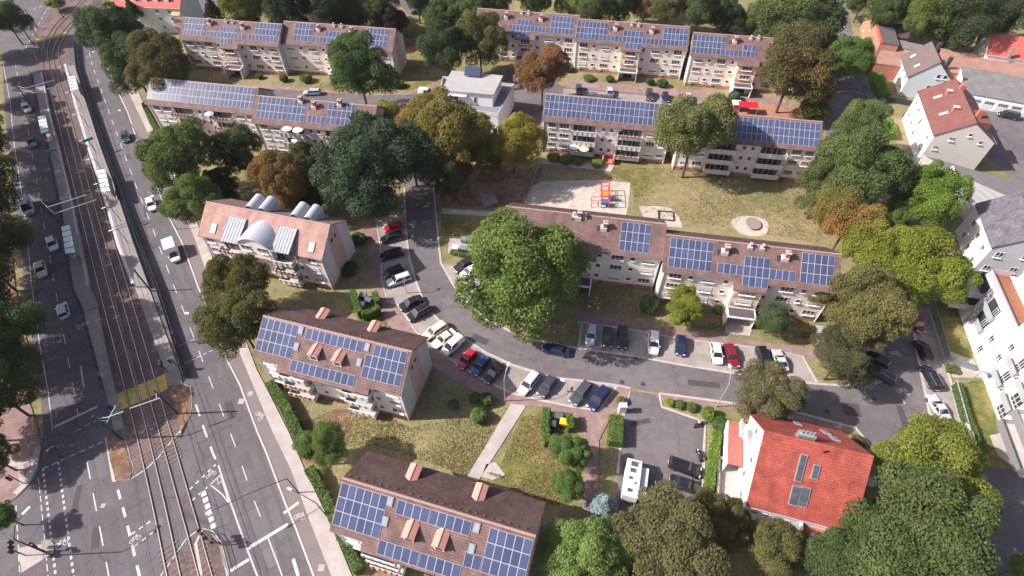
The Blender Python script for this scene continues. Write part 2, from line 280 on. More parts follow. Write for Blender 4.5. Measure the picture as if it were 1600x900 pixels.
sheet('red_play_surface', [[(1135,158),(1285,172),(1288,198),(1128,188)],[(632,72),(648,56),(705,48),(715,60),(670,82),(640,84)]], 0.03, M_RED)
sheet('green_garden', [[(690,335),(800,342),(795,372),(700,370),(688,360)],[(1455,470),(1520,470),(1520,560),(1480,558)],[(1500,600),(1545,590),(1560,680),(1600,720),(1600,745),(1540,740),(1510,690)],[(940,262),(1010,262),(1020,300),(990,310),(985,285)],[(815,648),(850,640),(905,680),(900,780),(870,790),(770,755)],[(545,30),(760,30),(800,60),(640,120),(640,60)],[(600,125),(690,120),(680,128),(637,143)]], 0.008, M_GREEN)
# ---- wheel tracks and repair patches in the asphalt ----
tb = MB(); MT1 = mat('asphalt_wheel_track', (.105,.097,.104), .8, .12, .5, fine=.08); MT2 = mat('asphalt_patch_dark', (.072,.066,.072), .9, .1, 1, fine=.08); MT3 = mat('asphalt_patch_light', (.155,.142,.148), .9, .1, 1, fine=.08)
for off in ((-16,2),(12,0),(-34,4),(30,-2)):
    tb.strip([at(x+off[0]*k, y+off[1], 0).to_2d() for x, y, k in ((148,100,.45),(190,225,.6),(255,400,.8),(294,504,.9),(332,604,1),(365,690,1.1),(397,782,1.2),(430,890,1.3))], .55, .0225, MT1)
for off in (-14, 10, -34, 34):
    tb.strip([at(x+off*k, y, 0).to_2d() for x, y, k in ((128,690,.9),(145,768,1),(170,900,1.15),(180,950,1.2))], .55, .0235, MT1)
for i, (x, y, L, W, a, mm) in enumerate(((360,640,3,1.2,-1.0,MT2),(228,330,4,.8,-1.1,MT2),(424,870,2.5,1.5,-1.0,MT3),(200,245,2,.9,-1.1,MT2),(750,530,3,1.2,-.5,MT2),(700,470,2,1.6,-.9,MT3),(1100,600,5,1.0,-.15,MT2),(900,570,3,1.4,-.1,MT3),(1330,640,2.6,2.2,-.2,MT2),(1410,650,3.5,1.0,1.4,MT2),(1040,700,3,2,.1,MT3),(150,840,3,1,-1.2,MT2),(120,780,4,.8,-1.3,MT2),(240,820,2.5,1.2,.4,MT3),(660,380,2,1.2,1.4,MT2),(1000,660,3.2,.8,.2,MT2))):
    p = at(x, y, 0); ca, sa = math.cos(a), math.sin(a); tb.face([(p.x+u*ca-v*sa, p.y+u*sa+v*ca, .0262+(.0105 if (x > 960 and y > 650 and x < 1100) else 0)) for u, v in ((-L/2,-W/2),(L/2,-W/2),(L/2,W/2),(-L/2,W/2))], mm)
tag(tb.build('asphalt_wear'), kind='structure')
# ---- painted markings ----
def spath(pts, z):
    return [at(x, y, z) for x, y in pts]
def dash(b, pts, wd, on, off, z=0.032, ph=0.0):
    wd *= .85; P = spath(pts, z); s = -ph; pos = 0.0
    for a, c in zip(P, P[1:]):
        L = (c-a).length; d = (c-a)/L; nn = Vector((-d.y, d.x, 0))*wd/2
        if off == 0:
            b.face([a-nn, c-nn, c+nn, a+nn], M_WHITE); continue
        k = math.floor((pos-ph)/(on+off))
        while k*(on+off)+ph < pos+L:
            t0 = max(k*(on+off)+ph-pos, 0); t1 = min(k*(on+off)+ph+on-pos, L)
            if t1 > t0: b.face([a+d*t0-nn, a+d*t1-nn, a+d*t1+nn, a+d*t0+nn], M_WHITE)
            k += 1
        pos += L
mk = MB()
bikeline = [(155,80),(170,112),(186,147),(200,177),(215,222),(227,245),(262,335),(287,385),(310,450),(319,470),(352,557),(375,602),(402,675),(415,705),(447,790),(462,825),(490,900),(530,1000)]
dash(mk, bikeline, 0.28, 1, 0, 0.036)
for q in range(len(bikeline)-1): pass
dash(mk, [(133,57),(145,105),(155,132),(171,177),(190,229),(212,289),(239,358),(269,440),(294,504),(332,604),(365,690),(397,782),(410,815)], 0.17, 2.6, 3.4)
dash(mk, [(130,20),(122,70),(124,110)], 0.15, 2, 3)
dash(mk, [(418,838),(441,900),(460,950)], 0.2, 1, 0)
dash(mk, [(306,632),(318,668),(333,709),(339,722)], 0.35, 2.4, 1.8)
dash(mk, [(341,727),(360,785),(385,855),(402,900),(420,950)], 0.25, 1, 0)
dash(mk, [(296,765),(337,726)], 0.3, 0.5, 0.5); dash(mk, [(300,782),(324,761)], 0.3, 0.5, 0.5)
dash(mk, [(317,768),(326,795),(335,827)], 0.85, 0.75, 0.28)
dash(mk, [(205,835),(243,809)], 0.3, 0.5, 0.5); dash(mk, [(210,854),(247,826)], 0.3, 0.5, 0.5)
dash(mk, [(345,742),(328,757),(347,772),(357,785)], 0.2, 1, 0, 0.038); dash(mk, [(344,741),(358,786)], 0.18, 1, 0, 0.040)
dash(mk, [(340,748),(341,757),(347,750)], 0.12, 1, 0, 0.044)
dash(mk, [(67,732),(77,815),(87,900),(92,960)], 0.32, 0.5, 0.45); dash(mk, [(91,722),(103,810),(115,900),(121,960)], 0.32, 0.5, 0.45)
dash(mk, [(60,747),(68,825),(75,900)], 0.15, 1.0, 0.5); dash(mk, [(25,790),(31,900)], 0.15, 1.0, 0.5)
dash(mk, [(66,733),(92,721),(166,688)], 0.22, 0.8, 0.4, 0.040)
dash(mk, [(136,722),(145,768),(170,900),(178,940)], 0.2, 3, 2.4, ph=0.05)
dash(mk, [(184,765),(196,808),(218,900),(230,950)], 0.4, 1.6, 1.4, ph=0.05)
dash(mk, [(24,100),(33,147),(42,190),(51,246),(60,300),(70,360),(80,415),(90,470),(99,520),(108,570),(122,648)], 0.16, 2.5, 3.2)
dash(mk, [(4,95),(16,160),(22,225),(32,290),(40,345),(50,450),(62,540),(75,610),(82,672)], 0.15, 1, 0)
dash(mk, [(126,572),(131,605)], 0.3, 1, 0)
dash(mk, [(85,667),(152,635)], 0.5, 1, 0, 0.040); dash(mk, [(117,674),(150,657)], 0.15, 0.8, 0.5)
dash(mk, [(387,857),(450,819)], 0.55, 1, 0, 0.044); dash(mk, [(360,892),(389,874)], 0.5, 1, 0, 0.048); dash(mk, [(443,802),(467,785)], 0.5, 1, 0, 0.044)
dash(mk, [(458,873),(466,900)], 0.5, 1, 0, 0.040)
dash(mk, [(115,60),(147,55)], 0.5, 1, 0, 0.040)
dash(mk, [(278,541),(320,523)], 0.18, 0.6, 0.4); dash(mk, [(288,568),(332,547)], 0.18, 0.6, 0.4)
for i in range(5): dash(mk, [(52+i*9, 16-i*3),(60+i*9, 8-i*2)], 0.2, 2, 2)
dash(mk, [(40,75),(70,20),(85,0)], 0.2, 2, 2)
dash(mk, [(251,900),(275,865),(291,842),(310,828)], 0.2, 1, 0, 0.055); dash(mk, [(205,748),(228,733),(247,715),(280,674)], 0.2, 1, 0, 0.056)
for i in range(3): dash(mk, [(1304+i*6, 37),(1308+i*6, 43)], 0.5, 1, 0)
def bike(b, px, py, ang, s=1.0, z=0.05):
    s *= .8
    c = at(px, py, z)
    def T(u, v): return (c.x+s*(u*math.cos(ang)-v*math.sin(ang)), c.y+s*(u*math.sin(ang)+v*math.cos(ang)), z)
    for cx in (-0.55, 0.55):
        R = 0.36; n = 16
        for i in range(n):
            a0, a1 = 2*PI*i/n, 2*PI*(i+1)/n
            b.face([T(cx+R*math.cos(a0), R*math.sin(a0)), T(cx+R*math.cos(a1), R*math.sin(a1)), T(cx+(R-.1)*math.cos(a1), (R-.1)*math.sin(a1)), T(cx+(R-.1)*math.cos(a0), (R-.1)*math.sin(a0))], M_WHITE)
    k = 0
    for (x0, y0, x1, y1) in ((-.55,0,-.2,.5),(-.2,.5,.4,.55),(.55,0,.38,.68),(-.05,0,.4,.55),(-.05,0,-.28,.62),(-.55,0,-.05,0),(.25,.68,.5,.7)):
        d = Vector((x1-x0, y1-y0)).normalized(); nx, ny = -d.y*.05, d.x*.05; k += 1
        b.face([(*T(x0-nx, y0-ny)[:2], z+.004*k), (*T(x1-nx, y1-ny)[:2], z+.004*k), (*T(x1+nx, y1+ny)[:2], z+.004*k), (*T(x0+nx, y0+ny)[:2], z+.004*k)], M_WHITE)
for p in ((405,650,-0.9,1.2),(468,808,-0.1,1.1),(330,742,0.6,1),(211,843,0.6,1),(96,850,0.3,1.1),(1411,612,-0.3,1.3),(1399,553,-0.3,1.2)): bike(mk, *p)
dash(mk, [(1410,624),(1414,631)], 0.2, 1, 0, 0.06)
for (x, y, r) in ((377,627,.45),(391,615,.4),(502,887,.4),(161,790,.3)):
    c = at(x, y, 0.045); mk.face([(c.x-r, c.y-r, c.z), (c.x+r, c.y-r, c.z), (c.x+r, c.y+r, c.z), (c.x-r, c.y+r, c.z)], M_PAVE)
tag(mk.build('road_markings'), kind='structure')
# drains, manholes
dk = MB()
for x, y in ((1152,614),(1366,623),(993,559),(1151,584),(972,597),(1005,600),(1293,643)):
    c = at(x, y, 0.045); dk.face([(c.x+.4*math.cos(i*PI/6), c.y+.4*math.sin(i*PI/6), c.z) for i in range(12)], mat('manhole_iron', (0.06,0.055,0.055), .6))
tag(dk.build('manhole_covers'), kind='structure')
# crossings over the tracks
yb = MB()
def quadsheet(b, q, z, m, t=0.1):
    P = [at(x, y, z) for x, y in q]; b.prism([(p.x, p.y) for p in P], z-t, z, m)
M_YEL = ground_mat('yellow_crossing_paint', ((0.36,0.30,0.05),(0.62,0.44,0.15),(0.46,0.38,0.08)), 0.15, 0.8, 0.1)
quadsheet(yb, [(181,616),(258,584),(262,608),(187,641)], 0.10, M_YEL); quadsheet(yb, [(55,62),(104,50),(106,54),(56,67)], 0.10, M_YEL)
tag(yb.build('track_crossing'), kind='structure')
# ---- tracks ----
M_RAIL = mat('rail_steel', (0.40,0.37,0.36), 0.35, 0.15, 3, metal=0.7); M_SLEEP = mat('sleeper', (0.17,0.13,0.115), 0.9, 0.25, 3)
def smooth(P, n=6):
    out = []
    for i in range(len(P)-1):
        p0, p1, p2, p3 = P[max(i-1,0)], P[i], P[i+1], P[min(i+2, len(P)-1)]
        for k in range(n):
            t = k/n; out.append(0.5*((2*p1)+(p2-p0)*t+(2*p0-5*p1+4*p2-p3)*t*t+(3*p1-p0-3*p2+p3)*t**3))
    out.append(P[-1]); return out
TRA = [(300,1020),(272,900),(248,788),(221.5,675),(192,560),(162.5,450),(134,337),(105.5,225),(92,170),(80,130),(72,100),(72,72),(88,42),(112,18),(145,-12),(190,-50)]
TRB = [(352,1020),(321.5,900),(290,788),(258,675),(225,560),(193,450),(159,337),(127,225),(112,170),(99,130),(90,100),(88,78),(102,50),(124,27),(156,0),(205,-45)]
for T in (TRA, TRB):
    P = smooth([at(x, y, 0) for x, y in T]); sp = MB(); rt = empty('tram_track', (P[0].x, P[0].y, 0), 0, None, 'track'); inv = Matrix.Translation((-P[0].x, -P[0].y, 0))
    for sgn in (-1, 1):
        pts = []
        for i, p in enumerate(P):
            t = (P[min(i+1, len(P)-1)]-P[max(i-1, 0)]).normalized(); pts.append((p.x-t.y*0.72*sgn, p.y+t.x*0.72*sgn))
        rl = MB(); rl.strip(pts, 0.10, 0.10, M_RAIL, 0.19)
        rl.strip(pts, 0.30, 0.09, mat('rail_foot', (0.13,0.08,0.06), .9), 0.11); rl.build('rail', rt, mtx=inv)
    pos = 0; nxt = 0
    for a, c in zip(P, P[1:]):
        L = (c-a).length; d = (c-a)/L; 
        while nxt < pos+L:
            q = a+d*(nxt-pos); nxt += 0.7
            onroad = q.y < at(230,725).y and q.y > at(300,850).y
            if onroad:
                if sp.v: sp.build('sleepers', rt, mtx=inv); sp = MB()
                continue
            nn = Vector((-d.y, d.x, 0))*1.25; dd = d*0.13
            sp.hexa([(*(q-nn-dd)[:2], 0.045), (*(q-nn+dd)[:2], 0.045), (*(q+nn+dd)[:2], 0.045), (*(q+nn-dd)[:2], 0.045), (*(q-nn-dd)[:2], 0.085), (*(q-nn+dd)[:2], 0.085), (*(q+nn+dd)[:2], 0.085), (*(q+nn-dd)[:2], 0.085)], M_SLEEP)
        pos += L
    sp.build('sleepers', rt, mtx=inv)
    tag(rt, 'tram track of two steel rails nearer the shaded carriageway on the left' if T is TRA else 'tram track of two steel rails nearer the sunlit carriageway on the right', None, 'tram tracks on brown ballast')
# ---- kerbs ----
kb = MB()
for pts in ([(632,295),(633,335),(636,376),(639,400),(649,437),(664,477),(686,501),(724,528),(759,551),(800,570),(862,590),(900,594),(962,602),(985,607)],[(1030,615),(1150,631),(1250,646),(1337,669),(1364,702)],
 [(587,341),(595,397),(596,440),(605,471),(621,476),(649,518),(691,553),(750,591),(800,615),(845,626),(890,635),(936,642),(964,603)],[(677,290),(680,325),(685,375),(689,411),(708,445),(722,465),(760,499),(820,529),(901,544),(988,556),(1057,569),(1150,584),(1180,588),(1245,597),(1277,600),(1325,603),(1352,605),(1384,594)],
 [(904,506),(903,503),(995,516),(1062,529),(1200,545),(1253,556),(1277,598)],[(1423,480),(1431,545),(1448,625),(1458,675),(1467,715)],[(1450,480),(1477,562),(1500,657),(1515,715)],[(984,610),(975,640),(965,740)],[(1030,616),(1034,636),(1102,660),(1100,700),(1098,790)],[(909,507),(904,544)],[(315,900),(306,850),(317,827),(332,831),(344,848),(357,900)],[(166,684),(178,752),(203,748),(207,732),(195,690)],[(262,600),(281,598),(297,606),(299,628),(296,650),(281,677)],[(119,70),(123,110),(136,150),(162,225),(196,320),(222,390),(249,458)]):
    kb.strip([at(x, y).to_2d() for x, y in pts], .38, 0.004, M_KERB, .075+.004*(len(kb.v) % 7))
tag(kb.build('kerbs'), kind='structure')
# ---- platforms ----
def platform(name, L, R, label, h=0.75):
    P = [at(x, y, h) for x, y in L]+[at(x, y, h) for x, y in R[::-1]]
    r = empty(name, (P[0].x, P[0].y, 0), 0, label, 'platform', 'tram platforms'); inv = Matrix.Translation((-P[0].x, -P[0].y, 0))
    b = MB(); b.prism([(p.x, p.y) for p in P], 0.02, h, mat('platform_slabs', (.24,.215,.215), .9, .1, 1, fine=.08) if 'right' in label else mat('platform_paving', (.27,.225,.235), .9, .1, 1, fine=.08), M_CONC); b.build('deck', r, mtx=inv)
    return r, inv
pl1, i1 = platform('tram_platform', [(52,117),(64,180),(76,225),(96,320),(115,450),(130,482)], [(66,115),(79,180),(91,225),(114,320),(140,450),(152,476)], 'narrow tram platform with tinted shelters beside the shaded left carriageway')
pl2, i2 = platform('tram_platform', [(104,104),(120,165),(138,225),(163,300),(188,387),(211,447)], [(116,101),(134,160),(155,225),(182,300),(208,380),(232,447)], 'tram platform with glass shelters along the right carriageway fence')
e = MB(); e.strip([at(x, y).to_2d() for x, y in [(67,117),(80,180),(92,225),(115,320),(141,450)]], 0.3, 0.755, mat('platform_edge', (0.45,0.46,0.48), .7), 0.78); e.build('edge_strip', pl1, mtx=i1)
e = MB(); e.strip([at(x, y).to_2d() for x, y in [(104,104),(120,165),(138,225),(163,300),(188,387),(211,447)]], 0.55, 0.755, mat('platform_edge', (0.45,0.46,0.48), .7), 0.78); e.build('edge_strip', pl2, mtx=i2)
sheet('crossing_island', [[(211,449),(232,449),(258,520),(280,575),(285,600),(262,602),(258,580),(236,520)],[(152,478),(130,485),(150,560),(165,612),(178,672),(192,668),(181,616),(168,555)]], 0.2, M_BAY, 0.18)
# ================= apartment blocks =================
HW, RZ, EZ, WW = 5.15, 12.0, 8.4, 4.75
SL = (RZ-EZ)/HW; TH = math.atan(SL)
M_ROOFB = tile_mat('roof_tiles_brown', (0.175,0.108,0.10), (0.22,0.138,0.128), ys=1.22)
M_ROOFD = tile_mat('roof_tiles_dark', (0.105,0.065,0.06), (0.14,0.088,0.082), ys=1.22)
M_ROOFP = tile_mat('roof_tiles_pink', (0.40,0.235,0.20), (0.46,0.275,0.24), ys=1.22)
M_WALLC = mat('render_cream', (0.82,0.72,0.62), 0.9, 0.07, 0.4, fine=0.03)
M_WALLG = mat('render_grey_pink', (0.74,0.65,0.62), 0.9, 0.07, 0.4, fine=0.03)
M_WALLW = mat('render_pale', (0.84,0.78,0.73), 0.9, 0.07, 0.4, fine=0.03)
M_GABLE = mat('gable_grey_green', (0.50,0.52,0.49), 0.9, 0.08, 0.35, fine=0.03)
M_TERRA = mat('gable_terracotta', (0.52,0.36,0.31), 0.9, 0.08, 0.4, fine=0.03)
M_ORANGE = mat('render_orange', (0.62,0.36,0.20), 0.9, 0.08, 0.5, fine=0.03)
M_PLINTH = mat('plinth_brick', (0.38,0.20,0.14), 0.95, 0.15, 1, fine=0.06)
M_BRICKR = mat('chimney_brick', (0.42,0.15,0.11), 0.9, 0.15, 2, fine=0.1)
M_ZINC = mat('zinc_sheet', (0.40,0.42,0.45), 0.65, 0.08, 0.8, metal=0.0)
M_BALC = mat('balcony_sheet', (0.64,0.62,0.58), 0.7, 0.06, 1.5)
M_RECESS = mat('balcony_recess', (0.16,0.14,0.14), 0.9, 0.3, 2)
M_FELT = mat('roof_felt', (0.10,0.09,0.095), 0.9, 0.2, 1.2, fine=0.1)
def solar_mat():
    m = bpy.data.materials.new('solar_cells'); m.use_nodes = True; n = m.node_tree; b = n.nodes['Principled BSDF']
    tc = n.nodes.new('ShaderNodeTexCoord'); br = n.nodes.new('ShaderNodeTexBrick'); br.offset = 0; br.inputs['Scale'].default_value = 1
    br.inputs['Brick Width'].default_value = 0.156; br.inputs['Row Height'].default_value = 0.156; br.inputs['Mortar Size'].default_value = 0.006
    oi = n.nodes.new('ShaderNodeObjectInfo'); 
    br.inputs['Color1'].default_value = (0.048,0.060,0.118,1); br.inputs['Color2'].default_value = (0.062,0.077,0.145,1); br.inputs['Mortar'].default_value = (0.12,0.14,0.26,1)
    n.links.new(tc.outputs['Object'], br.inputs['Vector']); r = n.nodes.new('ShaderNodeMapRange'); r.inputs[3].default_value = 0.85; r.inputs[4].default_value = 1.2
    n.links.new(oi.outputs['Random'], r.inputs[0]); mx = n.nodes.new('ShaderNodeVectorMath'); mx.operation = 'SCALE'; n.links.new(br.outputs[0], mx.inputs[0]); n.links.new(r.outputs[0], mx.inputs['Scale'])
    n.links.new(mx.outputs[0], b.inputs['Base Color']); b.inputs['Roughness'].default_value = 0.16; b.inputs['Specular IOR Level'].default_value = 0.45
    return m
M_CELL = solar_mat()
M_PVF = mat('module_frame', (0.44,0.455,0.48), 0.5, 0.03, 2)
def pv_into(b, u=0, v=0, z=0, fn=None):
    f = fn or (lambda x, y, h: (x, y, h))
    def bx(x0, x1, y0, y1, z0, z1, m): b.hexa([f(x0,y0,z0),f(x1,y0,z0),f(x1,y1,z0),f(x0,y1,z0),f(x0,y0,z1),f(x1,y0,z1),f(x1,y1,z1),f(x0,y1,z1)], m)
    bx(u, u+1.0, v, v+1.64, 0.02, 0.07, M_PVF); bx(u+.036, u+.964, v+.036, v+1.604, 0.03, 0.075, M_CELL)
_b = MB(); pv_into(_b); PVME = _b.mesh('solar_module')
def roofM(y_up, u, h=0.0):    # matrix on the front slope whose local y runs up the slope; origin at roof-plane point (u, y)
    return Matrix(((1,0,0,u),(0,math.cos(TH),-math.sin(TH),y_up),(0,math.sin(TH),math.cos(TH),RZ+SL*y_up+h),(0,0,0,1)))
WIN = {}
def window_mesh(w, h, panes=3, sill=True, blind=0.0, key=''):
    k = (w, h, panes, sill, blind, key)
    if k in WIN: return WIN[k]
    b = MB(); t = 0.07
    b.box(-w/2, w/2, -0.03, 0.0, -h/2, h/2, M_GLASS)
    b.box(-w/2, w/2, -0.07, 0, h/2-t, h/2, M_FRAME); b.box(-w/2, w/2, -0.07, 0, -h/2, -h/2+t, M_FRAME)
    for i in range(panes+1):
        x = -w/2+i*(w-t)/panes; b.box(x, x+t, -0.068, 0, -h/2+t+.001, h/2-t-.001, M_FRAME)
    if panes > 1: b.box(-w/2+t, w/2-t, -0.06, -0.031, -h/2+h*.30, -h/2+h*.30+.05, M_FRAME)
    if blind: b.box(-w/2+t+.001, w/2-t-.001, -0.055, -0.032, h/2-t-.001-blind*h, h/2-t-.002, M_WHITEP)
    if sill: b.box(-w/2-.08, w/2+.08, -0.24, 0.0, -h/2-.10, -h/2-.002, M_WHITEP)
    WIN[k] = b.mesh('window'); return WIN[k]
RNG = random.Random(7)
def add_window(root, M0, x, z, y, w, h=1.25, panes=3, sill=True, rz=0.0, name='window'):
    bl = RNG.choice([0, 0, 0, .35, .6]) if h > 1 else 0
    return link(name, window_mesh(w, h, panes, sill, bl), root, mtx=M0 @ Matrix.Translation((x, y, z)) @ Matrix.Rotation(rz, 4, 'Z'))
def balcony(root, M0, x0, x1, z, dep=1.35, ywall=-WW, style='sheet', rec=True):
    b = MB(); b.box(x0, x1, ywall-dep, ywall-.002, z-.16, z, M_CONC)
    o = b.build('balcony', root, mtx=M0)
    r = MB(); y = ywall-dep
    r.box(x0, x1, y-.04, y, z-.10, z+.98, M_BALC); r.box(x0-.04, x0, y-.04, ywall-.3, z-.10, z+.98, M_BALC); r.box(x1, x1+.04, y-.04, ywall-.3, z-.10, z+.98, M_BALC)
    n = int((x1-x0)/.9)
    for i in range(n+1):
        xx = x0+(x1-x0)*i/n; r.box(xx-.05, xx+.05, y-.13, y-.041, z-.06, z+.95, M_BALC)
    r.box(x0-.05, x1+.05, y-.10, y+.03, z+.981, z+1.03, M_FRAME)
    if style == 'flowers':
        for i in range(int((x1-x0)/.8)):
            r.ball((x0+.4+i*.8, y-.2, z+1.0), .33, .2, .22, [mat('geranium', (.45,.04,.05), .9, .3, 6), MATS.get('hedge_green', M_GRASS)][i % 2], 6, 4)
    r.build('railing', o)
    d = MB()
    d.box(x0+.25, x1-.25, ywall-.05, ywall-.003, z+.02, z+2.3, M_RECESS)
    k = max(1, int((x1-x0-.8)/2.2))
    for i in range(k):
        xa = x0+.5+i*(x1-x0-1)/k; d.box(xa, xa+1.5, ywall-.09, ywall-.051, z+.05, z+2.15, M_GLASS); d.box(xa+.7, xa+.78, ywall-.11, ywall-.091, z+.05, z+2.15, M_FRAME)
    d.build('balcony_door', root, mtx=M0)
    return o
PARASOLS = []
def hit_roof(M0, px, py, front=True):
    """photo pixel -> local (u, y) on the roof plane"""
    d = CM.T @ np.array([(px-800)/FPX, (py-450)/FPX, 1.0]); I = M0.inverted()
    o = I @ Vector((0, 0, CH)); dv = (I.to_3x3() @ Vector(d)); s = SL if front else -SL
    t = (RZ+s*o.y-o.z)/(dv.z-s*dv.y); p = o+dv*t; return p.x, p.y
def segment(root, M0, L, kind, wall, roofm, roofback=None, gableL=False, gableR=False, arrays=(), chims=(), vents=(), stack=(), cap=None, mir=False):
    b = MB(); prof = [(-WW,0),(WW,0),(WW,EZ+.1),(0,RZ-.32),(-WW,EZ+.1)]
    b.prism_x(prof, 0.25, L-0.25, wall, M_GABLE); b.build('wall', root, mtx=M0)
    b = MB(); b.box(.22, L-.22, -WW-.03, WW+.03, 0, .85, M_PLINTH)
    for i in range(5): b.box(2+i*L/5.3, 2.8+i*L/5.3, -WW-.05, -WW-.031, .35, .7, M_GLASS)
    b.build('plinth', root, mtx=M0)
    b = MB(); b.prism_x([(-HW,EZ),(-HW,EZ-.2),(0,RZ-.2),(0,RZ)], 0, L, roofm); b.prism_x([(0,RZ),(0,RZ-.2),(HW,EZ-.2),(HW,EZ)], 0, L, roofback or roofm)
    b.prism_x([(-.16,RZ-.06),(0,RZ+.07),(.16,RZ-.06)], .02, L-.02, mat('ridge_tiles', (0.36,0.24,0.21), .8, .2, 4))
    for i in range(int(L/1.0)): b.box(.5+i*1.0, .72+i*1.0, .45, .6, RZ-.45, RZ-.22, M_FELT)
    roof = b.build('roof', root, mtx=M0)
    g = MB(); g.tube((0,-HW-.05,EZ-.12),(L,-HW-.05,EZ-.12), .08, mat('gutter_brown', (.22,.16,.15), .6), n=6); g.build('gutter', root, mtx=M0)
    for xx in (.45, L-.45):
        g = MB(); g.tube((xx,-WW-.09,0),(xx,-WW-.09,EZ-.1), .075, M_WHITEP, n=6); g.box(xx-.32 if xx > 1 else xx-.18, xx-.12 if xx > 1 else xx+.32, -WW-.055, -WW-.031, .9, EZ-.05, M_WALLW); g.build('downpipe', root, mtx=M0)
    # gable dressing
    for side, on in ((0, gableL), (1, gableR)):
        if not on: continue
        x = L-.25 if side else .25; sg = 1 if side else -1
        g = MB(); x0, x1 = (x, x+.03) if side else (x-.03, x)
        g.prism_x([(-1.75,.9),(1.75,.9),(1.75,RZ-.4-1.75*SL),(0,RZ-.42),(-1.75,RZ-.4-1.75*SL)], x0, x1, M_TERRA); g.build('gable_panel', root, mtx=M0)
        for yy in (-.95, .35): link('window', window_mesh(.9, 1.1, 1, False), root, mtx=M0 @ Matrix.Translation((x+sg*.03, yy+.1, 9.0)) @ Matrix.Rotation(PI/2*sg, 4, 'Z'))
    rows = (2.15, 4.75, 7.3)
    fx = (lambda x: L-x) if mir else (lambda x: x)
    if kind == 'entry':
        k = L/28.0
        for z in rows:
            for x, wd in ((2.4,2.1),(5.0,.8),(7.9,2.1),(10.7,.8),(17.4,.8),(20.5,2.1),(23.1,.8),(25.8,2.1)):
                add_window(root, M0, fx(x*k), z, -WW, wd, 1.2 if wd > 1 else .8, 3 if wd > 1 else 1)
        x0, x1 = sorted((fx(12.0*k), fx(16.6*k))); yb = -6.15
        b = MB(); b.box(x0, x1, yb, -WW-.031, 0, EZ-.75, M_WALLC); b.box(x0+.35, x1-.35, yb-.03, yb, 2.9, 4.0, M_ORANGE); b.box(x0+.35, x1-.35, yb-.03, yb, 5.35, 6.3, M_ORANGE); b.build('stair_bay', root, mtx=M0)
        for z in (4.6, 6.9): add_window(root, M0, (x0+x1)/2, z-.15, yb-.03, 2.5, 1.15, 3)
        b = MB(); b.prism_x([(-HW,EZ),(-HW-1.35,EZ-1.35*SL),(-HW-1.35,EZ-1.35*SL-.18),(-HW,EZ-.2)], x0-.35, x1+.35, roofm); b.build('bay_roof', root, mtx=M0)
        b = MB(); b.box(x0-.05, x1+.05, yb-2.3, yb-.031, 2.55, 2.85, M_WHITEP); b.box(x0+.2, x1-.2, yb-2.1, yb-.2, 2.851, 2.87, M_FELT); b.box(x0, x0+.15, yb-2.2, yb-.04, 0, 2.55, M_WALLC); b.box(x1-.15, x1, yb-2.2, yb-.04, 0, 2.55, M_WALLC); b.build('porch', root, mtx=M0)
        b = MB(); b.box(x0+1.2, x1-1.2, yb-.06, yb, .1, 2.2, M_GLASS); b.box(x0+1.1, x0+1.2, yb-.08, yb, .1, 2.3, M_FRAME); b.box(x1-1.2, x1-1.1, yb-.08, yb, .1, 2.3, M_FRAME); b.build('door', root, mtx=M0)
    elif kind == 'balcony':
        k = L/28.0
        for z in rows:
            for x, wd, hh in ((2.4,1.6,1.2),(5.1,2.1,1.2),(13.6,.8,.9),(15.3,.8,.9),(23.9,1.9,1.2),(26.4,1.5,1.2)):
                add_window(root, M0, fx(x*k), z, -WW, wd, hh, 3 if wd > 1 else 1)
        for a, c in ((6.8,12.1),(16.7,22.0)):
            a, c = sorted((fx(a*k), fx(c*k)))
            for i, z in enumerate((1.0, 3.6, 6.2)): balcony(root, M0, a, c, z, style='flowers' if RNG.random() < .3 else 'sheet')
    elif kind == 'point':     # 24 m blocks with twin balcony stacks under a dropped eave
        for z in rows:
            for x, wd in ((1.9,1.7),(10.2,.8),(12.9,.8),(19.4,.8),(22.0,1.7)):
                add_window(root, M0, x, z, -WW, wd, 1.2 if wd > 1 else .8, 2 if wd > 1 else 1)
        for a, c in ((4.4,8.6),(14.6,18.8)):
            for z in (.9, 3.45, 6.0): balcony(root, M0, a, c, z, 1.5, style='flowers' if RNG.random() < .3 else 'sheet')
        if roofm is not M_ROOFP:
            b = MB(); b.prism_x([(-HW,EZ),(-HW-1.0,EZ-1.0*SL),(-HW-1.0,EZ-1.0*SL-.18),(-HW,EZ-.2)], 4.3, 19.0, roofm); b.build('dropped_eave', root, mtx=M0)
    # solar modules
    used = []; cells = []; v0 = None
    for a in arrays:
        px, py, nc, nr = a[:4]; u, y = hit_roof(M0, px, py); v = -y/math.cos(TH)
        if v0 is None: v0 = v
        rk = round((v-v0)/1.655)
        for r in range(nr):
            for c in range(nc):
                uu, vv = u+c*1.008, v0+(rk+r)*1.655
                if abs(vv-v0-(rk+r)*1.655) < .1 and any(abs(uu-p[0]) < .99 and abs(vv-p[1]) < 1.0 for p in used): continue
                if uu < -.05 or uu+1 > L+.15: continue
                if vv+1.64 > HW/math.cos(TH)+1.4: continue
                used.append((uu, vv)); cells.append((uu, vv))
    for u, v in cells: PVLIST.append((root, M0, u, v))
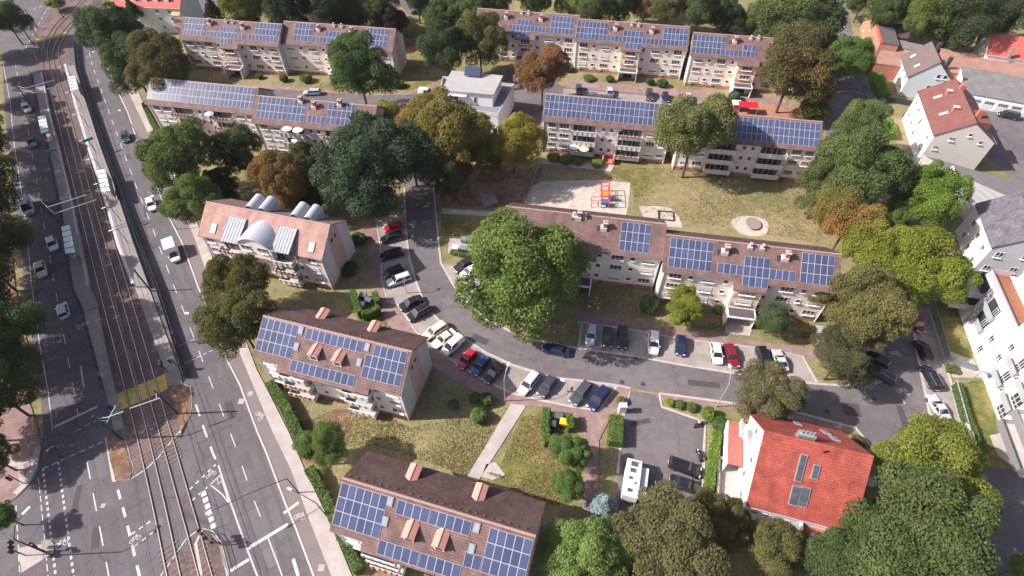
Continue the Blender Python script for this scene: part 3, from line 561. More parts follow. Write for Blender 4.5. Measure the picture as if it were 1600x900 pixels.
    for (px, py) in chims:
        u, y = hit_roof(M0, px, py); y = min(y, -.55); zr = RZ+SL*y
        b = MB(); b.box(u-.75, u+.35, y-.5, y+.5, zr-.5, zr+.06+.5*SL, mat('flashing', (.6,.58,.57), .6)); b.box(u-.32, u+.32, y-.35, y+.4, zr-.3, zr+1.35, M_BRICKR); b.box(u-.42, u+.42, y-.45, y+.5, zr+1.351, zr+1.48, M_CONC)
        for q in (-.18, .18): b.tube((u+q, y, zr+1.48), (u+q, y, zr+1.75), .1, M_BRICKR, n=6)
        b.build('chimney', roof)
        b = MB(); b.hexa([tuple(roofM(0,0) .to_3x3() @ Vector(p)+Vector((u-1.35, y, zr))) for p in ((0,-.5,0),(.55,-.5,0),(.55,.35,0),(0,.35,0),(0,-.5,.12),(.55,-.5,.12),(.55,.35,.12),(0,.35,.12))], M_GLASS); b.build('roof_hatch', roof)
    for (px, py) in vents:
        u, y = hit_roof(M0, px, py); zr = RZ+SL*y
        b = MB(); b.box(u-.38, u+.38, y-.4, y+.35, zr-.3, zr+.22, M_CONC); b.tube((u, y, zr), (u, y, zr+.75), .16, M_CONC, n=8); b.tube((u, y, zr+.76), (u, y, zr+.9), .26, M_CONC, n=8); b.build('roof_vent', roof)
    for (px, py, fr) in stack:     # small gabled dormers
        u, y = hit_roof(M0, px, py, fr); sg = -1 if fr else 1; zr = RZ-SL*abs(y); b = MB()
        pr = [(u-.72, zr-.4), (u-.72, zr+.55), (u, zr+.85), (u+.72, zr+.55), (u+.72, zr-.4)]
        y0, y1 = (y-1.1, y+1.15) if fr else (y-1.15, y+1.1)
        b.prism_y([(u-.62, zr-1.2), (u-.62, zr+.5), (u, zr+.76), (u+.62, zr+.5), (u+.62, zr-1.2)], y0+.1, y1-.1, M_TERRA, M_WALLW)
        MT = mat('dormer_sheet', (0.56,0.27,0.215), .7, .08, 2)
        b.prism_y([(u-.8, zr+.43), (u-.8, zr+.52), (u, zr+.86), (u, zr+.78)], y0, y1, MT); b.prism_y([(u, zr+.78), (u, zr+.86), (u+.8, zr+.52), (u+.8, zr+.43)], y0, y1, MT)
        b.tube((u, y0, zr+.87), (u, y1, zr+.87), .05, MT, n=6)
        if fr: b.box(u-.4, u+.4, y0+.06, y0+.1, zr-.45, zr+.25, M_GLASS)
        b.build('dormer', roof)
    return roof
PVLIST = []
def flush_pv(root):
    global PVLIST
    cam_p = Vector((0, 0, CH)); L = []
    for (r, M0, u, v) in PVLIST:
        M1 = M0 @ roofM(-(v+1.64)*math.cos(TH), u); L.append(((root.matrix_world @ M1).translation, M1))
    L.sort(key=lambda t: (t[0]-cam_p).length)
    for _, M1 in L[:100]: link('solar_panel', PVME, root, mtx=M1)
    if len(L) > 100:
        b = MB()
        for _, M1 in L[100:]: pv_into(b, fn=lambda x, y, h, M1=M1: tuple(M1 @ Vector((x, y, h))))
        o = b.build('solar_panels', root); tag(o, kind='stuff')
    PVLIST = []
def row(label, segs, group, base):
    x, y, ang = base; root = empty('apartment_block', (x, y, 0), rad(ang), label, 'apartment block', group); bpy.context.view_layer.update()
    inv = root.matrix_world.inverted()
    for s in segs:
        s = dict(s); ridge = s.pop('ridge'); a = rad(s.pop('ang')); Mw = Matrix.Translation((ridge[0], ridge[1], 0)) @ Matrix.Rotation(a, 4, 'Z')
        # pixel helper wants the world matrix: register both
        rl = inv @ Mw; s['M0'] = rl; SEGW[id(rl)] = Mw
        segment(root, **s)
    flush_pv(root); return root
SEGW = {}
_hr = hit_roof
def hit_roof(M0, px, py, front=True): return _hr(SEGW.get(id(M0), M0), px, py, front)
def rp(px, py): p = at(px, py, RZ); return (p.x, p.y)
GRP = 'brown roofed apartment blocks with solar panels'
def endseg(px, py, ang, L):   # ridge given by its right end
    p = at(px, py, RZ); a = rad(ang); return (p.x-L*math.cos(a), p.y-L*math.sin(a))
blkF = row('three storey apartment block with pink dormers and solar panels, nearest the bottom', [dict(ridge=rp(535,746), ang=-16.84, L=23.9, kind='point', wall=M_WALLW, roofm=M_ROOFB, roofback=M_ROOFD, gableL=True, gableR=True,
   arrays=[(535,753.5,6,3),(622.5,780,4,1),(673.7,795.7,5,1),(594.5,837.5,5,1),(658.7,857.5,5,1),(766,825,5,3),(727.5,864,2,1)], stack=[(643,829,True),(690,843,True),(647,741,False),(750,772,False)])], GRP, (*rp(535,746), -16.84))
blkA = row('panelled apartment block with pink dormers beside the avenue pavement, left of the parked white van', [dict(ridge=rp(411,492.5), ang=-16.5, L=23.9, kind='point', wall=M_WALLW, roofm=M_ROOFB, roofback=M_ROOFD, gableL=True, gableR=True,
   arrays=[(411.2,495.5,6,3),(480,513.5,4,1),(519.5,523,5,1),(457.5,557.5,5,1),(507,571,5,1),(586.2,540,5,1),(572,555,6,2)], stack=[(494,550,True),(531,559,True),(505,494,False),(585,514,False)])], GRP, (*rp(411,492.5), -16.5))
blkB = row('long stepped apartment block between the playground and the row of parked cars', [
   dict(ridge=rp(790,321.6), ang=-10.6, L=28, kind='entry', wall=M_WALLC, roofm=M_ROOFB, roofback=M_ROOFD, gableL=True, gableR=True, arrays=[(972,346.4,5,3)], chims=[(945,357),(907,327)], vents=[(897,338),(914,339)]),
   dict(ridge=rp(1041,366), ang=-10.6, L=27.9, kind='entry', wall=M_WALLC, roofm=M_ROOFB, roofback=M_ROOFD, gableL=False, gableR=True, arrays=[(1038.7,370,8,3),(1112.4,408.5,1,1),(1121.8,410.4,4,1),(1164,400.4,4,3),(1203,420.5,4,1),(1253.6,396,5,3)], chims=[(1134,394),(1228,404)], vents=[(1172,386),(1191,388)])], GRP, (*rp(790,321.6), -10.6))
blkC = row('long apartment block with stacked white balconies facing the playground lawn', [
   dict(ridge=rp(852,145.5), ang=-10.8, L=28.2, kind='balcony', wall=M_WALLG, roofm=M_ROOFB, gableL=True, gableR=True, arrays=[(853.7,147,9,3),(919.7,153.7,9,3),(985.8,159.5,9,3)]),
   dict(ridge=endseg(1286,190,-10.6,28.4), ang=-10.6, L=28.4, kind='balcony', wall=M_WALLG, roofm=M_ROOFB, gableR=True, arrays=[(1145.8,181.7,8,3),(1210.8,187,9,3)])], GRP, (*rp(852,145.5), -10.8))
blkD = row('long apartment block with panels along the whole roof beside the avenue', [
   dict(ridge=rp(234,121), ang=-11, L=27.2, kind='balcony', wall=M_WALLG, roofm=M_ROOFB, gableL=True, gableR=True, arrays=[(235.9,122.6,9,3),(292.2,128.7,8,3),(342.7,133.9,9,3)], chims=[]),
   dict(ridge=rp(400,148.6), ang=-10.4, L=28, kind='balcony', wall=M_WALLG, roofm=M_ROOFB, gableR=True, arrays=[(399,149.5,8,3),(453.4,155.3,4,3),(447.6,178.2,9,1),(514,162,2,3),(529.2,164,4,3)], chims=[(492.4,168),(473,153),(533.6,158.5)])], GRP, (*rp(234,121), -11))
blkH = row('two part apartment block near the top left, below the very dark trees', [
   dict(ridge=rp(286,26.5), ang=-10.2, L=28.4, kind='entry', wall=M_WALLC, roofm=M_ROOFB, gableL=True, gableR=True, arrays=[(291,27.6,6,3),(323.5,48,11,1),(344.4,40.3,5,1),(340,59,4,1),(400.8,36.9,7,2),(389,53.4,8,1)], chims=[(329,38),(380.5,44.5)], vents=[(353.5,35),(364,36)]),
   dict(ridge=rp(443,32.5), ang=-10.4, L=31, kind='entry', wall=M_WALLC, roofm=M_ROOFB, gableL=True, gableR=True, arrays=[(462.5,35.5,5,3),(488.7,56,11,1),(509,48.7,5,1),(508.7,66,5,1),(572.5,45.3,6,3),(556,61,3,1)], chims=[(499,47),(550,51)], vents=[(522,41),(534,42.5)])], GRP, (*rp(286,26.5), -10.2))
blkG = row('longest cream apartment block, three stepped sections behind the row of bays along the top', [
   dict(ridge=rp(746,12.5), ang=-11.3, L=28, kind='entry', wall=M_WALLC, roofm=M_ROOFB, gableL=True, gableR=True, arrays=[(863,24.6,6,3),(795.6,36,17,1),(809.4,28.7,4,1),(805.6,46,4,1)], chims=[(792,28),(846,31.5)], vents=[(815,21.5),(826,22)]),
   dict(ridge=rp(903,29), ang=-11.3, L=29, kind='entry', wall=M_WALLC, roofm=M_ROOFB, gableL=True, gableR=True, arrays=[(903,32.5,8,3),(949,55.6,12,1),(975,47.5,5,1),(977.5,66.5,4,1),(1038,42.8,6,2),(1023.7,60,8,1)], chims=[(962.5,46),(1019,51)], vents=[(987,40),(998,41)]),
   dict(ridge=rp(1083,50), ang=-11.3, L=28, kind='entry', wall=M_WALLC, roofm=M_ROOFB, gableL=True, gableR=True, arrays=[(1083.7,53.5,8,3),(1134.5,75,7,1),(1162.5,68,3,1)], chims=[(1148.7,66),(1211,70)], vents=[(1173,61),(1185,61)])], GRP, (*rp(746,12.5), -11.3))

# ---- block E: pale pink block with barrel dormers ----
E0 = rp(322,314.5); EA = -15.5; ME = Matrix.Translation((*E0, 0)) @ Matrix.Rotation(rad(EA), 4, 'Z'); 
rE = empty('apartment_block', (*E0, 0), rad(EA), 'pale pink block with grey barrel dormers and white skylights on a pinkish roof', 'apartment block', GRP); bpy.context.view_layer.update()
ID = Matrix.Identity(4); SEGW[id(ID)] = ME
M_PINKW = mat('render_pink', (0.78,0.66,0.63), .9, .06, .4, fine=.03); M_GABLE_OLD = M_GABLE; M_GABLE = mat('gable_pink_grey', (0.60,0.53,0.53), .9, .06, .35, fine=.03)
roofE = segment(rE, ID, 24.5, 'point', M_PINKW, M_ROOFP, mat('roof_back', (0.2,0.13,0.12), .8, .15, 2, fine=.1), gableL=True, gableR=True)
M_GABLE = M_GABLE_OLD
def barrel(name, parent, xc, w, z0, rise, y0, y1, m, wallm=None, n=14):
    b = MB(); pr = []
    for i in range(n+1):
        t = -1+2*i/n; pr.append((xc+t*w/2, z0+rise*(1-t*t)))
    out = pr+[(x, z-.14) for x, z in pr[::-1]]
    for i in range(n): b.prism_y([pr[i], pr[i+1], (pr[i+1][0], pr[i+1][1]-.14), (pr[i][0], pr[i][1]-.14)], y0, y1, m)
    o = b.build(name, parent)
    if wallm:
        w2 = MB(); w2.prism_y([(xc-w/2+.2, z0-3.2)]+[(xc+(x-xc)*.95, z-.13) for x, z in pr]+[(xc+w/2-.2, z0-3.2)], y0+.25, y1-.1, wallm); w2.build('dormer_wall', parent)
    return o
ms = mat('standing_seam', (0.38,0.40,0.44), .7, .06, 1.0)
barrel('barrel_dormer', rE, 12.1, 6.6, 9.55, 1.65, -6.1, -.9, ms, M_WALLW)
for x in (10.4, 13.6): add_window(rE, ID, x, 8.6, -5.87, 1.9, 1.3, 2)
for a, c in ((5.4, 8.85), (15.35, 18.8)):
    b = MB(); b.prism_x([(-5.9,9.1),(-5.9,8.98),(-1.6,11.0),(-1.6,11.12)], a, c, ms)
    for i in range(7): b.prism_x([(-5.92,9.16),(-5.92,9.08),(-1.6,11.1),(-1.6,11.18)], a+i*(c-a-.05)/6, a+.05+i*(c-a-.05)/6, ms)
    b.build('shed_dormer', rE)
    b = MB(); b.prism_x([(-5.0,7.9),(-5.0,9.3),(-1.8,10.9)], a+.15, c-.15, ms); b.build('dormer_wall', rE); add_window(rE, ID, (a+c)/2, 8.6, -5.0, 2.2, 1.3, 2, False)
for x in (8.4, 10.9, 17.3, 19.9): barrel('barrel_dormer', rE, x, 2.25, 11.6, .75, .5, 3.9, ms, ms, 8)
def skylight(parent, M0, px, py, w, l, m, front=True):
    u, y = hit_roof(M0, px, py, front); R = roofM(y, u) if front else roofM(y, u)
    b = MB(); b.hexa([tuple(R @ Vector(p)) for p in ((-w/2,-l/2,-.05),(w/2,-l/2,-.05),(w/2,l/2,-.05),(-w/2,l/2,-.05),(-w/2,-l/2,.13),(w/2,-l/2,.13),(w/2,l/2,.13),(-w/2,l/2,.13))], mat('skylight_frame', (.25,.25,.26), .5))
    b.hexa([tuple(R @ Vector(p)) for p in ((-w/2+.1,-l/2+.1,.0),(w/2-.1,-l/2+.1,.0),(w/2-.1,l/2-.1,.0),(-w/2+.1,l/2-.1,.0),(-w/2+.1,-l/2+.1,.15),(w/2-.1,-l/2+.1,.15),(w/2-.1,l/2-.1,.15),(-w/2+.1,l/2-.1,.15))], m)
    return b.build('skylight', parent)
skylight(roofE, ID, 334, 357, 1.1, 1.8, M_WHITEP); skylight(roofE, ID, 487, 386, 1.1, 1.8, M_WHITEP)
for (M_, rt, pts) in ((None, blkF, [(610,783),(602,814),(745,824),(737,857)]), (None, blkA, [(470.5,516),(463.5,541.5),(574,542),(561.5,566)])):
    roof = [c for c in rt.children if c.name.startswith('roof')][0]; k = Matrix(roof.matrix_local); SEGW[id(k)] = rt.matrix_world @ k
    keep = k
    for x, y in pts: skylight(roof, keep, x, y, .75, 1.15, mat('roof_glass', (.28,.33,.38), .15))
# ================= single houses =================
def house(name_label, cat, A, B, hw, ez, rz_, wallm, roofm, group=None, wl=(), wr=(), wa=(), oh=.3, gmat=None, name='house'):
    """ridge from A to B (world xy). local x along ridge, +y is the left side of A->B."""
    A = Vector(A[:2]); B = Vector(B[:2]); L = (B-A).length; ang = math.atan2(B.y-A.y, B.x-A.x)
    r = empty(name, (A.x, A.y, 0), ang, name_label, cat, group); sl = (rz_-ez)/hw; w = hw-oh
    b = MB(); b.prism_x([(-w,0),(w,0),(w,ez+sl*oh-.22),(0,rz_-.28),(-w,ez+sl*oh-.22)], .15, L-.15, wallm, gmat or wallm); b.build('wall', r)
    b = MB()
    for s in (-1, 1):
        pr = [(s*hw,ez),(s*hw,ez-.2),(0,rz_-.2),(0,rz_)]; b.prism_x(pr if s < 0 else pr[::-1], 0, L, roofm)
    b.prism_x([(-.16,rz_-.06),(0,rz_+.07),(.16,rz_-.06)], .02, L-.02, roofm); roof = b.build('roof', r)
    g = MB(); [g.tube((0,s*(hw+.06),ez-.1),(L,s*(hw+.06),ez-.1), .08, M_ZINC, n=6) for s in (-1,)]; g.build('gutter', r)
    for (x, z, ww, hh) in wr: link('window', window_mesh(ww, hh, 2 if ww > .9 else 1), r, mtx=Matrix.Translation((x, -w, z)))
    for (x, z, ww, hh) in wl: link('window', window_mesh(ww, hh, 2 if ww > .9 else 1), r, mtx=Matrix.Translation((x, w, z)) @ Matrix.Rotation(PI, 4, 'Z'))
    for (y, z, ww, hh) in wa: link('window', window_mesh(ww, hh, 2 if ww > .9 else 1), r, mtx=Matrix.Translation((.15, y, z)) @ Matrix.Rotation(-PI/2, 4, 'Z'))
    r['_'] = 0; del r['_']; return r, roof, sl, L
def roofpatch(parent, x, y, w, l, rz_, sl, m, h=.14, nm='skylight', fr=True):
    th = math.atan(sl); s = -1 if y < 0 else 1
    ax = Vector((1,0,0)); up = Vector((0, -s*math.cos(th), math.sin(th))); nn = Vector((0, s*math.sin(th), math.cos(th))); o = Vector((x, y, rz_-sl*abs(y)))
    b = MB()
    def bx(w, l, h0, h1, m):
        c = [(-w/2,-l/2),(w/2,-l/2),(w/2,l/2),(-w/2,l/2)]
        if s > 0: c = c[::-1]
        b.hexa([tuple(o+ax*p+up*q+nn*h0) for p, q in c]+[tuple(o+ax*p+up*q+nn*h1) for p, q in c], m)
    if fr: bx(w, l, -.05, h, mat('skylight_frame', (.25,.25,.26), .5)); bx(w-.2, l-.2, 0, h+.02, m)
    else: bx(w, l, -.05, h, m)
    return b.build(nm, parent)
M_WH = mat('white_render', (0.84,0.83,0.83), .85, .04, .4, fine=.02); M_BLUEW = mat('pale_blue_render', (0.60,0.67,0.71), .85, .04, .4); M_BEIGE = mat('beige_render', (0.62,0.59,0.55), .85, .05, .4, fine=.02)
M_RTILE = tile_mat('roof_tiles_red', (0.34,0.078,0.060), (0.41,0.10,0.078), bw=.28, rh=.36, ys=1.4, dark=.5, var=.28)
M_RTILE2 = tile_mat('roof_tiles_faded_red', (0.50,0.12,0.095), (0.56,0.15,0.12), ys=1.2, dark=.7, var=.12)
M_BRT = tile_mat('roof_red_brown', (0.18,0.078,0.068), (0.22,0.095,0.083), ys=1.25, dark=.75, var=.1)
M_DBR = tile_mat('roof_dark_brown', (0.155,0.115,0.11), (0.18,0.135,0.13), ys=1.3, dark=.8, var=.1)
M_SLATE = tile_mat('roof_slate_blue', (0.11,0.105,0.125), (0.165,0.155,0.185), bw=.4, rh=.3, ys=1.3, dark=.6, var=.25)
M_GREYR = tile_mat('roof_grey_corrugated', (0.19,0.185,0.185), (0.21,0.205,0.205), bw=.2, rh=3, ys=1.1, dark=.7, var=.15, offset=0)
M_GL = mat('roof_glass', (.28,.33,.38), .15); M_GLD = mat('roof_glass_dark', (.08,.09,.11), .12, .3, 1)

# red roofed house, bottom right
a = at(1194.4,672.8,11.8); b_ = at(1365.8,713,11.8)
rR, roR, slR, LR = house('white house with a bright red tiled roof and long dark skylights', 'house', a, b_, 7.1, 4.5, 11.8, M_WH, M_RTILE, wr=((1.6,2.6,.9,.6),(3.2,2.6,.9,.6),(5.6,2.4,.9,.6)), wa=((3.2,4,.9,1.2),(1.0,5.6,.9,1.2),(1.6,8.3,.9,1.2),(-2.2,3.2,.9,1.2),(-4.6,2.0,.9,1.2),(-1.6,6.3,.9,1.2)))
def loc_of(root, px, py, z):
    bpy.context.view_layer.update(); return root.matrix_world.inverted() @ at(px, py, z)
def on_roof(root, px, py, rz_, sl, front=True):
    bpy.context.view_layer.update(); I = root.matrix_world.inverted(); d = CM.T @ np.array([(px-800)/FPX, (py-450)/FPX, 1.0]); o = I @ Vector((0,0,CH)); dv = I.to_3x3() @ Vector(d); s = sl if front else -sl
    t = (rz_+s*o.y-o.z)/(dv.z-s*dv.y); p = o+dv*t; return p.x, p.y
for (px, py, w_, l_, fr) in ((1251,731,.85,3.6,True),(1274,737,.85,1.9,True),(1242,774,1.15,2.6,True),(1256,776,1.15,2.6,True),(1246,662,.9,1.6,False),(1290,676,.9,1.9,False),(1304,686,.9,1.9,False)):
    x, y = on_roof(rR, px, py, 11.8, slR, fr); roofpatch(roR, x, y, w_, l_, 11.8, slR, M_GL if not fr else M_GLD)
x, y = on_roof(rR, 1262, 682, 11.8, slR, True); b = MB(); b.box(x-1.0,x+1.0,y-.1,y+.7,10.4,12.3, M_METAL); [b.tube((x-.7+i*.45,y+.3,12.3),(x-.7+i*.45,y+.3,12.9),.13,M_METAL) for i in range(4)]; b.build('chimney', roR)
x, y = on_roof(rR, 1285, 707, 11.8, slR, True); b = MB(); b.tube((x,y,10.5),(x,y,11.9),.12,M_RTILE); b.build('vent_pipe', roR)
b = MB(); b.box(7.3, 12.2, -8.9, -6.85, 2.5, 2.65, mat('terrace_tiles', (.42,.13,.08), .8, .1, 3)); o = b.build('balcony', rR)
b = MB()
for (x0,x1,y0,y1) in ((7.3,12.2,-8.95,-8.89),(7.25,7.3,-8.9,-6.85),(12.2,12.25,-8.9,-6.85)): b.box(x0,x1,y0,y1,2.5,3.5,M_WH)
b.build('railing', o)
b = MB(); b.box(-2.0,-.0,-1.2,5.6,2.9,3.0, mat('red_sheet', (.34,.13,.105), .7)); b.box(-2.05,-1.95,-1.2,5.6,0,2.9,M_WH); b.build('side_roof', rR)
for zz in (6.0, 8.4):
    b = MB(); b.box(-1.0,.14,-.3 if zz > 8 else 2.2,2.2 if zz > 8 else 4.4,zz-1.1,zz-.95,M_WH); b.box(-1.05,-1,-.3 if zz > 8 else 2.2,2.2 if zz > 8 else 4.4,zz-1.1,zz-.1,M_WH); b.build('balcony', rR)
# big white house with red-brown roof
A = (96.1,97.8); B = (101.3,115.5)
rP, roP, slP, LP = house('tall white house with a red-brown roof, brick chimneys and a beige gable', 'house', A, B, 5.95, 7.5, 11.5, M_WH, M_BRT, wl=((2.5,2.2,1,1.2),(2.5,5.2,1,1.2),(6,5.4,.6,.6),(6,2.6,.6,.6),(9.5,4.9,.8,1.6),(13,5.6,1,1.2),(13,2.4,1,1.2),(16.2,5.6,1,1.2),(16.2,2.4,1,1.2),(9.5,1.9,.8,1.2)), wa=((-.5,8.6,.8,.8),(-3.2,7.2,.8,.8),(2.2,7.1,1.1,.9),(4.1,4.6,1,.9)), gmat=M_BEIGE)
for (px, py) in ((1482,146),(1492,172)):
    x, y = on_roof(rP, px, py, 11.5, slP, False); b = MB(); b.box(x-.4,x+.4,y-.5,y+.5,8.5,min(12.2,10.9+y*.0),M_BRICKR); b.box(x-.5,x+.5,y-.6,y+.6,min(12.2,10.9),11.05,M_CONC); b.build('chimney', roP)
    roofpatch(roP, x, y+1.6, .8, 1.6, 11.5, slP, M_ZINC, .06, 'hatch', False)
for (x, y) in ((14,-.2),(4,-1.5)):
    b = MB(); b.box(x-.4,x+.4,y-.5,y+.5,9,12.3,M_BRICKR); b.build('chimney', roP)
b = MB(); b.box(2, 7, -3.8, -1.2, 8.7, 10.6, M_BRT); b.build('dormer', roP)
# white and pale blue house
rQ, roQ, slQ, LQ = house('white house with a pale blue gable and plain dark brown roof', 'house', (104.6,126.4), (107.7,137), 5.1, 5.0, 9.6, M_WH, M_DBR, wl=((2,1.6,.9,1.1),(5.5,1.6,.9,1.1),(2,4.0,.9,1.0),(5.5,4.0,.9,1.0),(8.7,4,.9,1)), wa=((-1.4,6.0,.9,1.1),(-2.9,6.0,.9,1.1),(-.6,3.0,.9,1.1)), gmat=M_BLUEW)
for px, py in ((1427,88),(1433,103)):
    x, y = on_roof(rQ, px, py, 9.6, slQ, False); roofpatch(roQ, x, y, .9, 1.3, 9.6, slQ, M_WHITEP)
b = MB(); b.box(6.8,7.5,-.9,-.2,8,11,mat('dark_chimney',(.07,.06,.06),.8)); b.build('chimney', roQ); b = MB(); b.box(1,1.8,-2.6,-1.8,7,10.4,mat('dark_chimney',(.07,.06,.06),.8)); b.build('chimney', roQ)
# slate house
rS, roS, slS, LS = house('pale grey house with a speckled blue slate roof beside the bright green tree', 'house', (88.9,65.1), (92.5,76.7), 5.0, 7.0, 11.0, M_WH, M_SLATE, wl=((2.2,1.8,1,1.3),(2.2,4.8,1,1.3),(5.6,1.8,1,1.3),(5.6,4.8,1,1.3),(9,1.8,1,1.3),(9,4.8,1,1.3)), wa=((3.0,5.6,1.2,1.3),(3.0,2.2,1.2,1.3),(-.9,6.2,1.2,1.3),(-.9,2.8,1.2,1.3)), gmat=mat('gable_grey', (.52,.52,.56), .9, .06, .5))
b = MB(); b.box(9.5,10.6,-1.6,-.5,8.5,11.6,M_BRICKR); b.build('chimney', roS)
# red-roofed house top left
c = at(281,13.5,7.5); aa = rad(-6.3); rd = Vector((math.cos(aa), math.sin(aa))); nn = Vector((-rd.y, rd.x))
Bx = Vector((c.x,c.y))+nn*5.3; Ax = Bx-rd*21
rT, roT, slT, LT = house('pale grey house with a red roof, blue dormers and an orange awning', 'house', Ax, Bx, 5.3, 7.5, 11.5, mat('grey_white_render', (.56,.60,.60), .9, .05, .4), M_RTILE2, wr=tuple((x,z,1,1.2) for x in (2,6,13.2,17) for z in (1.6,4.2,6.3)))
for x in (3,6.5,10,13.4,16.8):
    b = MB(); b.prism_y([(x-.7,8.2),(x-.7,10),(x,10.4),(x+.7,10),(x+.7,8.2)], -3.9, -1.6, mat('dormer_blue', (.10,.13,.22), .5), M_WHITEP); b.build('dormer', roT)
b = MB(); b.hexa([(18.0,-6.4,5.9),(20.6,-6.4,5.9),(20.6,-5.05,6.6),(18.0,-5.05,6.6),(18.0,-6.4,5.98),(20.6,-6.4,5.98),(20.6,-5.05,6.68),(18.0,-5.05,6.68)], mat('orange_awning', (.75,.36,.2), .8)); b.build('awning', rT)
for z in (1.4,4.0): 
    b = MB(); b.box(18,20.8,-6.4,-5.05,z-.15,z,M_CONC); b.box(18,20.8,-6.45,-6.4,z-.1,z+.9,mat('red_sheet', (.34,.13,.105), .7)); b.build('balcony', rT)
# far red roof
a = at(1550,51,9.5); aa = rad(-21)
rU, roU, slU, LU = house('white gabled house with a faded red roof near the upper right edge', 'house', a, (a.x+16*math.cos(aa), a.y+16*math.sin(aa)), 5.0, 6.0, 9.5, M_WH, M_RTILE2, wa=((-1.2,6.6,.8,1.1),(.8,6.6,.8,1.1)))
x, y = on_roof(rU, 1574, 92, 9.5, slU, True); b = MB(); b.box(x-.3,x+.3,y-.3,y+.3,6,8.6,M_METAL); b.build('chimney', roU)
# garages
def slabhouse(label, cat, pts, zt, zb, h_extra=0, roofm=None, wallm=None, name='garage_building', group=None):
    """mono-pitch: pts px = back-left, back-right, front-right, front-left of the roof"""
    P = [at(*pts[0], zt), at(*pts[1], zt), at(*pts[2], zb), at(*pts[3], zb)]; o = P[3].copy(); r = empty(name, (o.x, o.y, 0), 0, label, cat, group)
    Q = [(p.x-o.x, p.y-o.y, p.z) for p in P]; cx = sum(q[0] for q in Q)/4; cy = sum(q[1] for q in Q)/4
    def sh(q, k, dz): return (cx+(q[0]-cx)*k, cy+(q[1]-cy)*k, q[2]+dz)
    b = MB(); w = [sh(q, .975, -.25) for q in (Q[3], Q[2], Q[1], Q[0])]; b.hexa([(q[0], q[1], 0) for q in w]+w, wallm); b.build('wall', r)
    b = MB(); b.hexa([sh(q, 1, -.22) for q in (Q[3], Q[2], Q[1], Q[0])]+[sh(q, 1, 0) for q in (Q[3], Q[2], Q[1], Q[0])], roofm); roof = b.build('roof', r); return r, roof, Q
rG, roG, Q = slabhouse('long grey roofed garage row with pale doors facing the yard', 'garage', [(1502,103),(1660,131),(1660,172),(1508,145)], 5.6, 3.4, 0, M_GREYR, M_WH)
d = Vector(Q[2])-Vector(Q[3]); d.z = 0; Ld = d.length; d.normalize(); angd = math.atan2(d.y, d.x)
for i in range(7):
    b = MB(); b.box(-1.25,1.25,-.12,.02,0.05,2.5, mat('garage_door', (.60,.64,.66), .6)); b.box(-1.0,1.0,-.15,-.121,1.6,2.2,M_GLASS)
    [b.box(-1.0+k*.5-.04,-1.0+k*.5+.04,-.17,-.151,1.6,2.2,M_FRAME) for k in range(5)]
    p = Vector(Q[3])+d*(3.2+i*2.9); nrm = Vector((d.y,-d.x,0)); p = p-nrm*.22; b.build('garage_door', rG, (p.x, p.y, 0), angd)
slabhouse('long low brick building with a pinkish brown roof behind the houses', 'building', [(1380,72),(1445,82),(1436,108),(1366,98)], 5.0, 4.0, 0, tile_mat('roof_pink_brown', (.36,.215,.165), (.40,.24,.19), dark=.75, var=.15), M_BRICKR, 'brick_building')
slabhouse('low building with weathered pinkish roof right of the dark roofed house', 'building', [(1470,75),(1640,105),(1640,133),(1478,112)], 5.0, 4.0, 0, tile_mat('roof_pink_brown', (.36,.215,.165), (.40,.24,.19), dark=.75, var=.15), M_BRICKR, 'brick_building')
slabhouse('low building with a narrow grey metal roof behind the orange brick house', 'building', [(1383,58),(1442,70),(1440,80),(1378,70)], 5.6, 5.2, 0, M_GREYR, M_BRICKR, 'brick_building')
slabhouse('small dark roofed building with red ridge below the willow', 'building', [(1398,37),(1425,39),(1420,60),(1390,58)], 6.2, 5.2, 0, mat('dark_roof', (.085,.07,.085), .8), M_BRICKR, 'brick_building')
OB = empty('orange_house', (*at(1357,104,0).to_2d(), 0), math.atan2(*(at(1343,40,0)-at(1357,104,0)).to_2d().yx), 'narrow orange brick house with a red coping beside the side street', 'house')
Lo = (at(1343,40,0)-at(1357,104,0)).length*.93
b = MB(); b.box(0,Lo,-4.5,0,0,6.5,mat('orange_brick', (.42,.22,.14), .9, .1, 1.5, fine=.05)); b.build('wall', OB)
b = MB(); b.box(-.1,Lo+.1,-.5,.12,6.5,6.8,M_RTILE2); b.box(-.1,Lo+.1,-4.6,-.51,6.5,6.62,M_FELT); b.build('roof', OB)
for i in range(4):
    for z in (1.8,4.6): link('window', window_mesh(.9,1.4,1), OB, mtx=Matrix.Translation((2+i*(Lo-3)/3.6,0,z)) @ Matrix.Rotation(PI,4,'Z'))
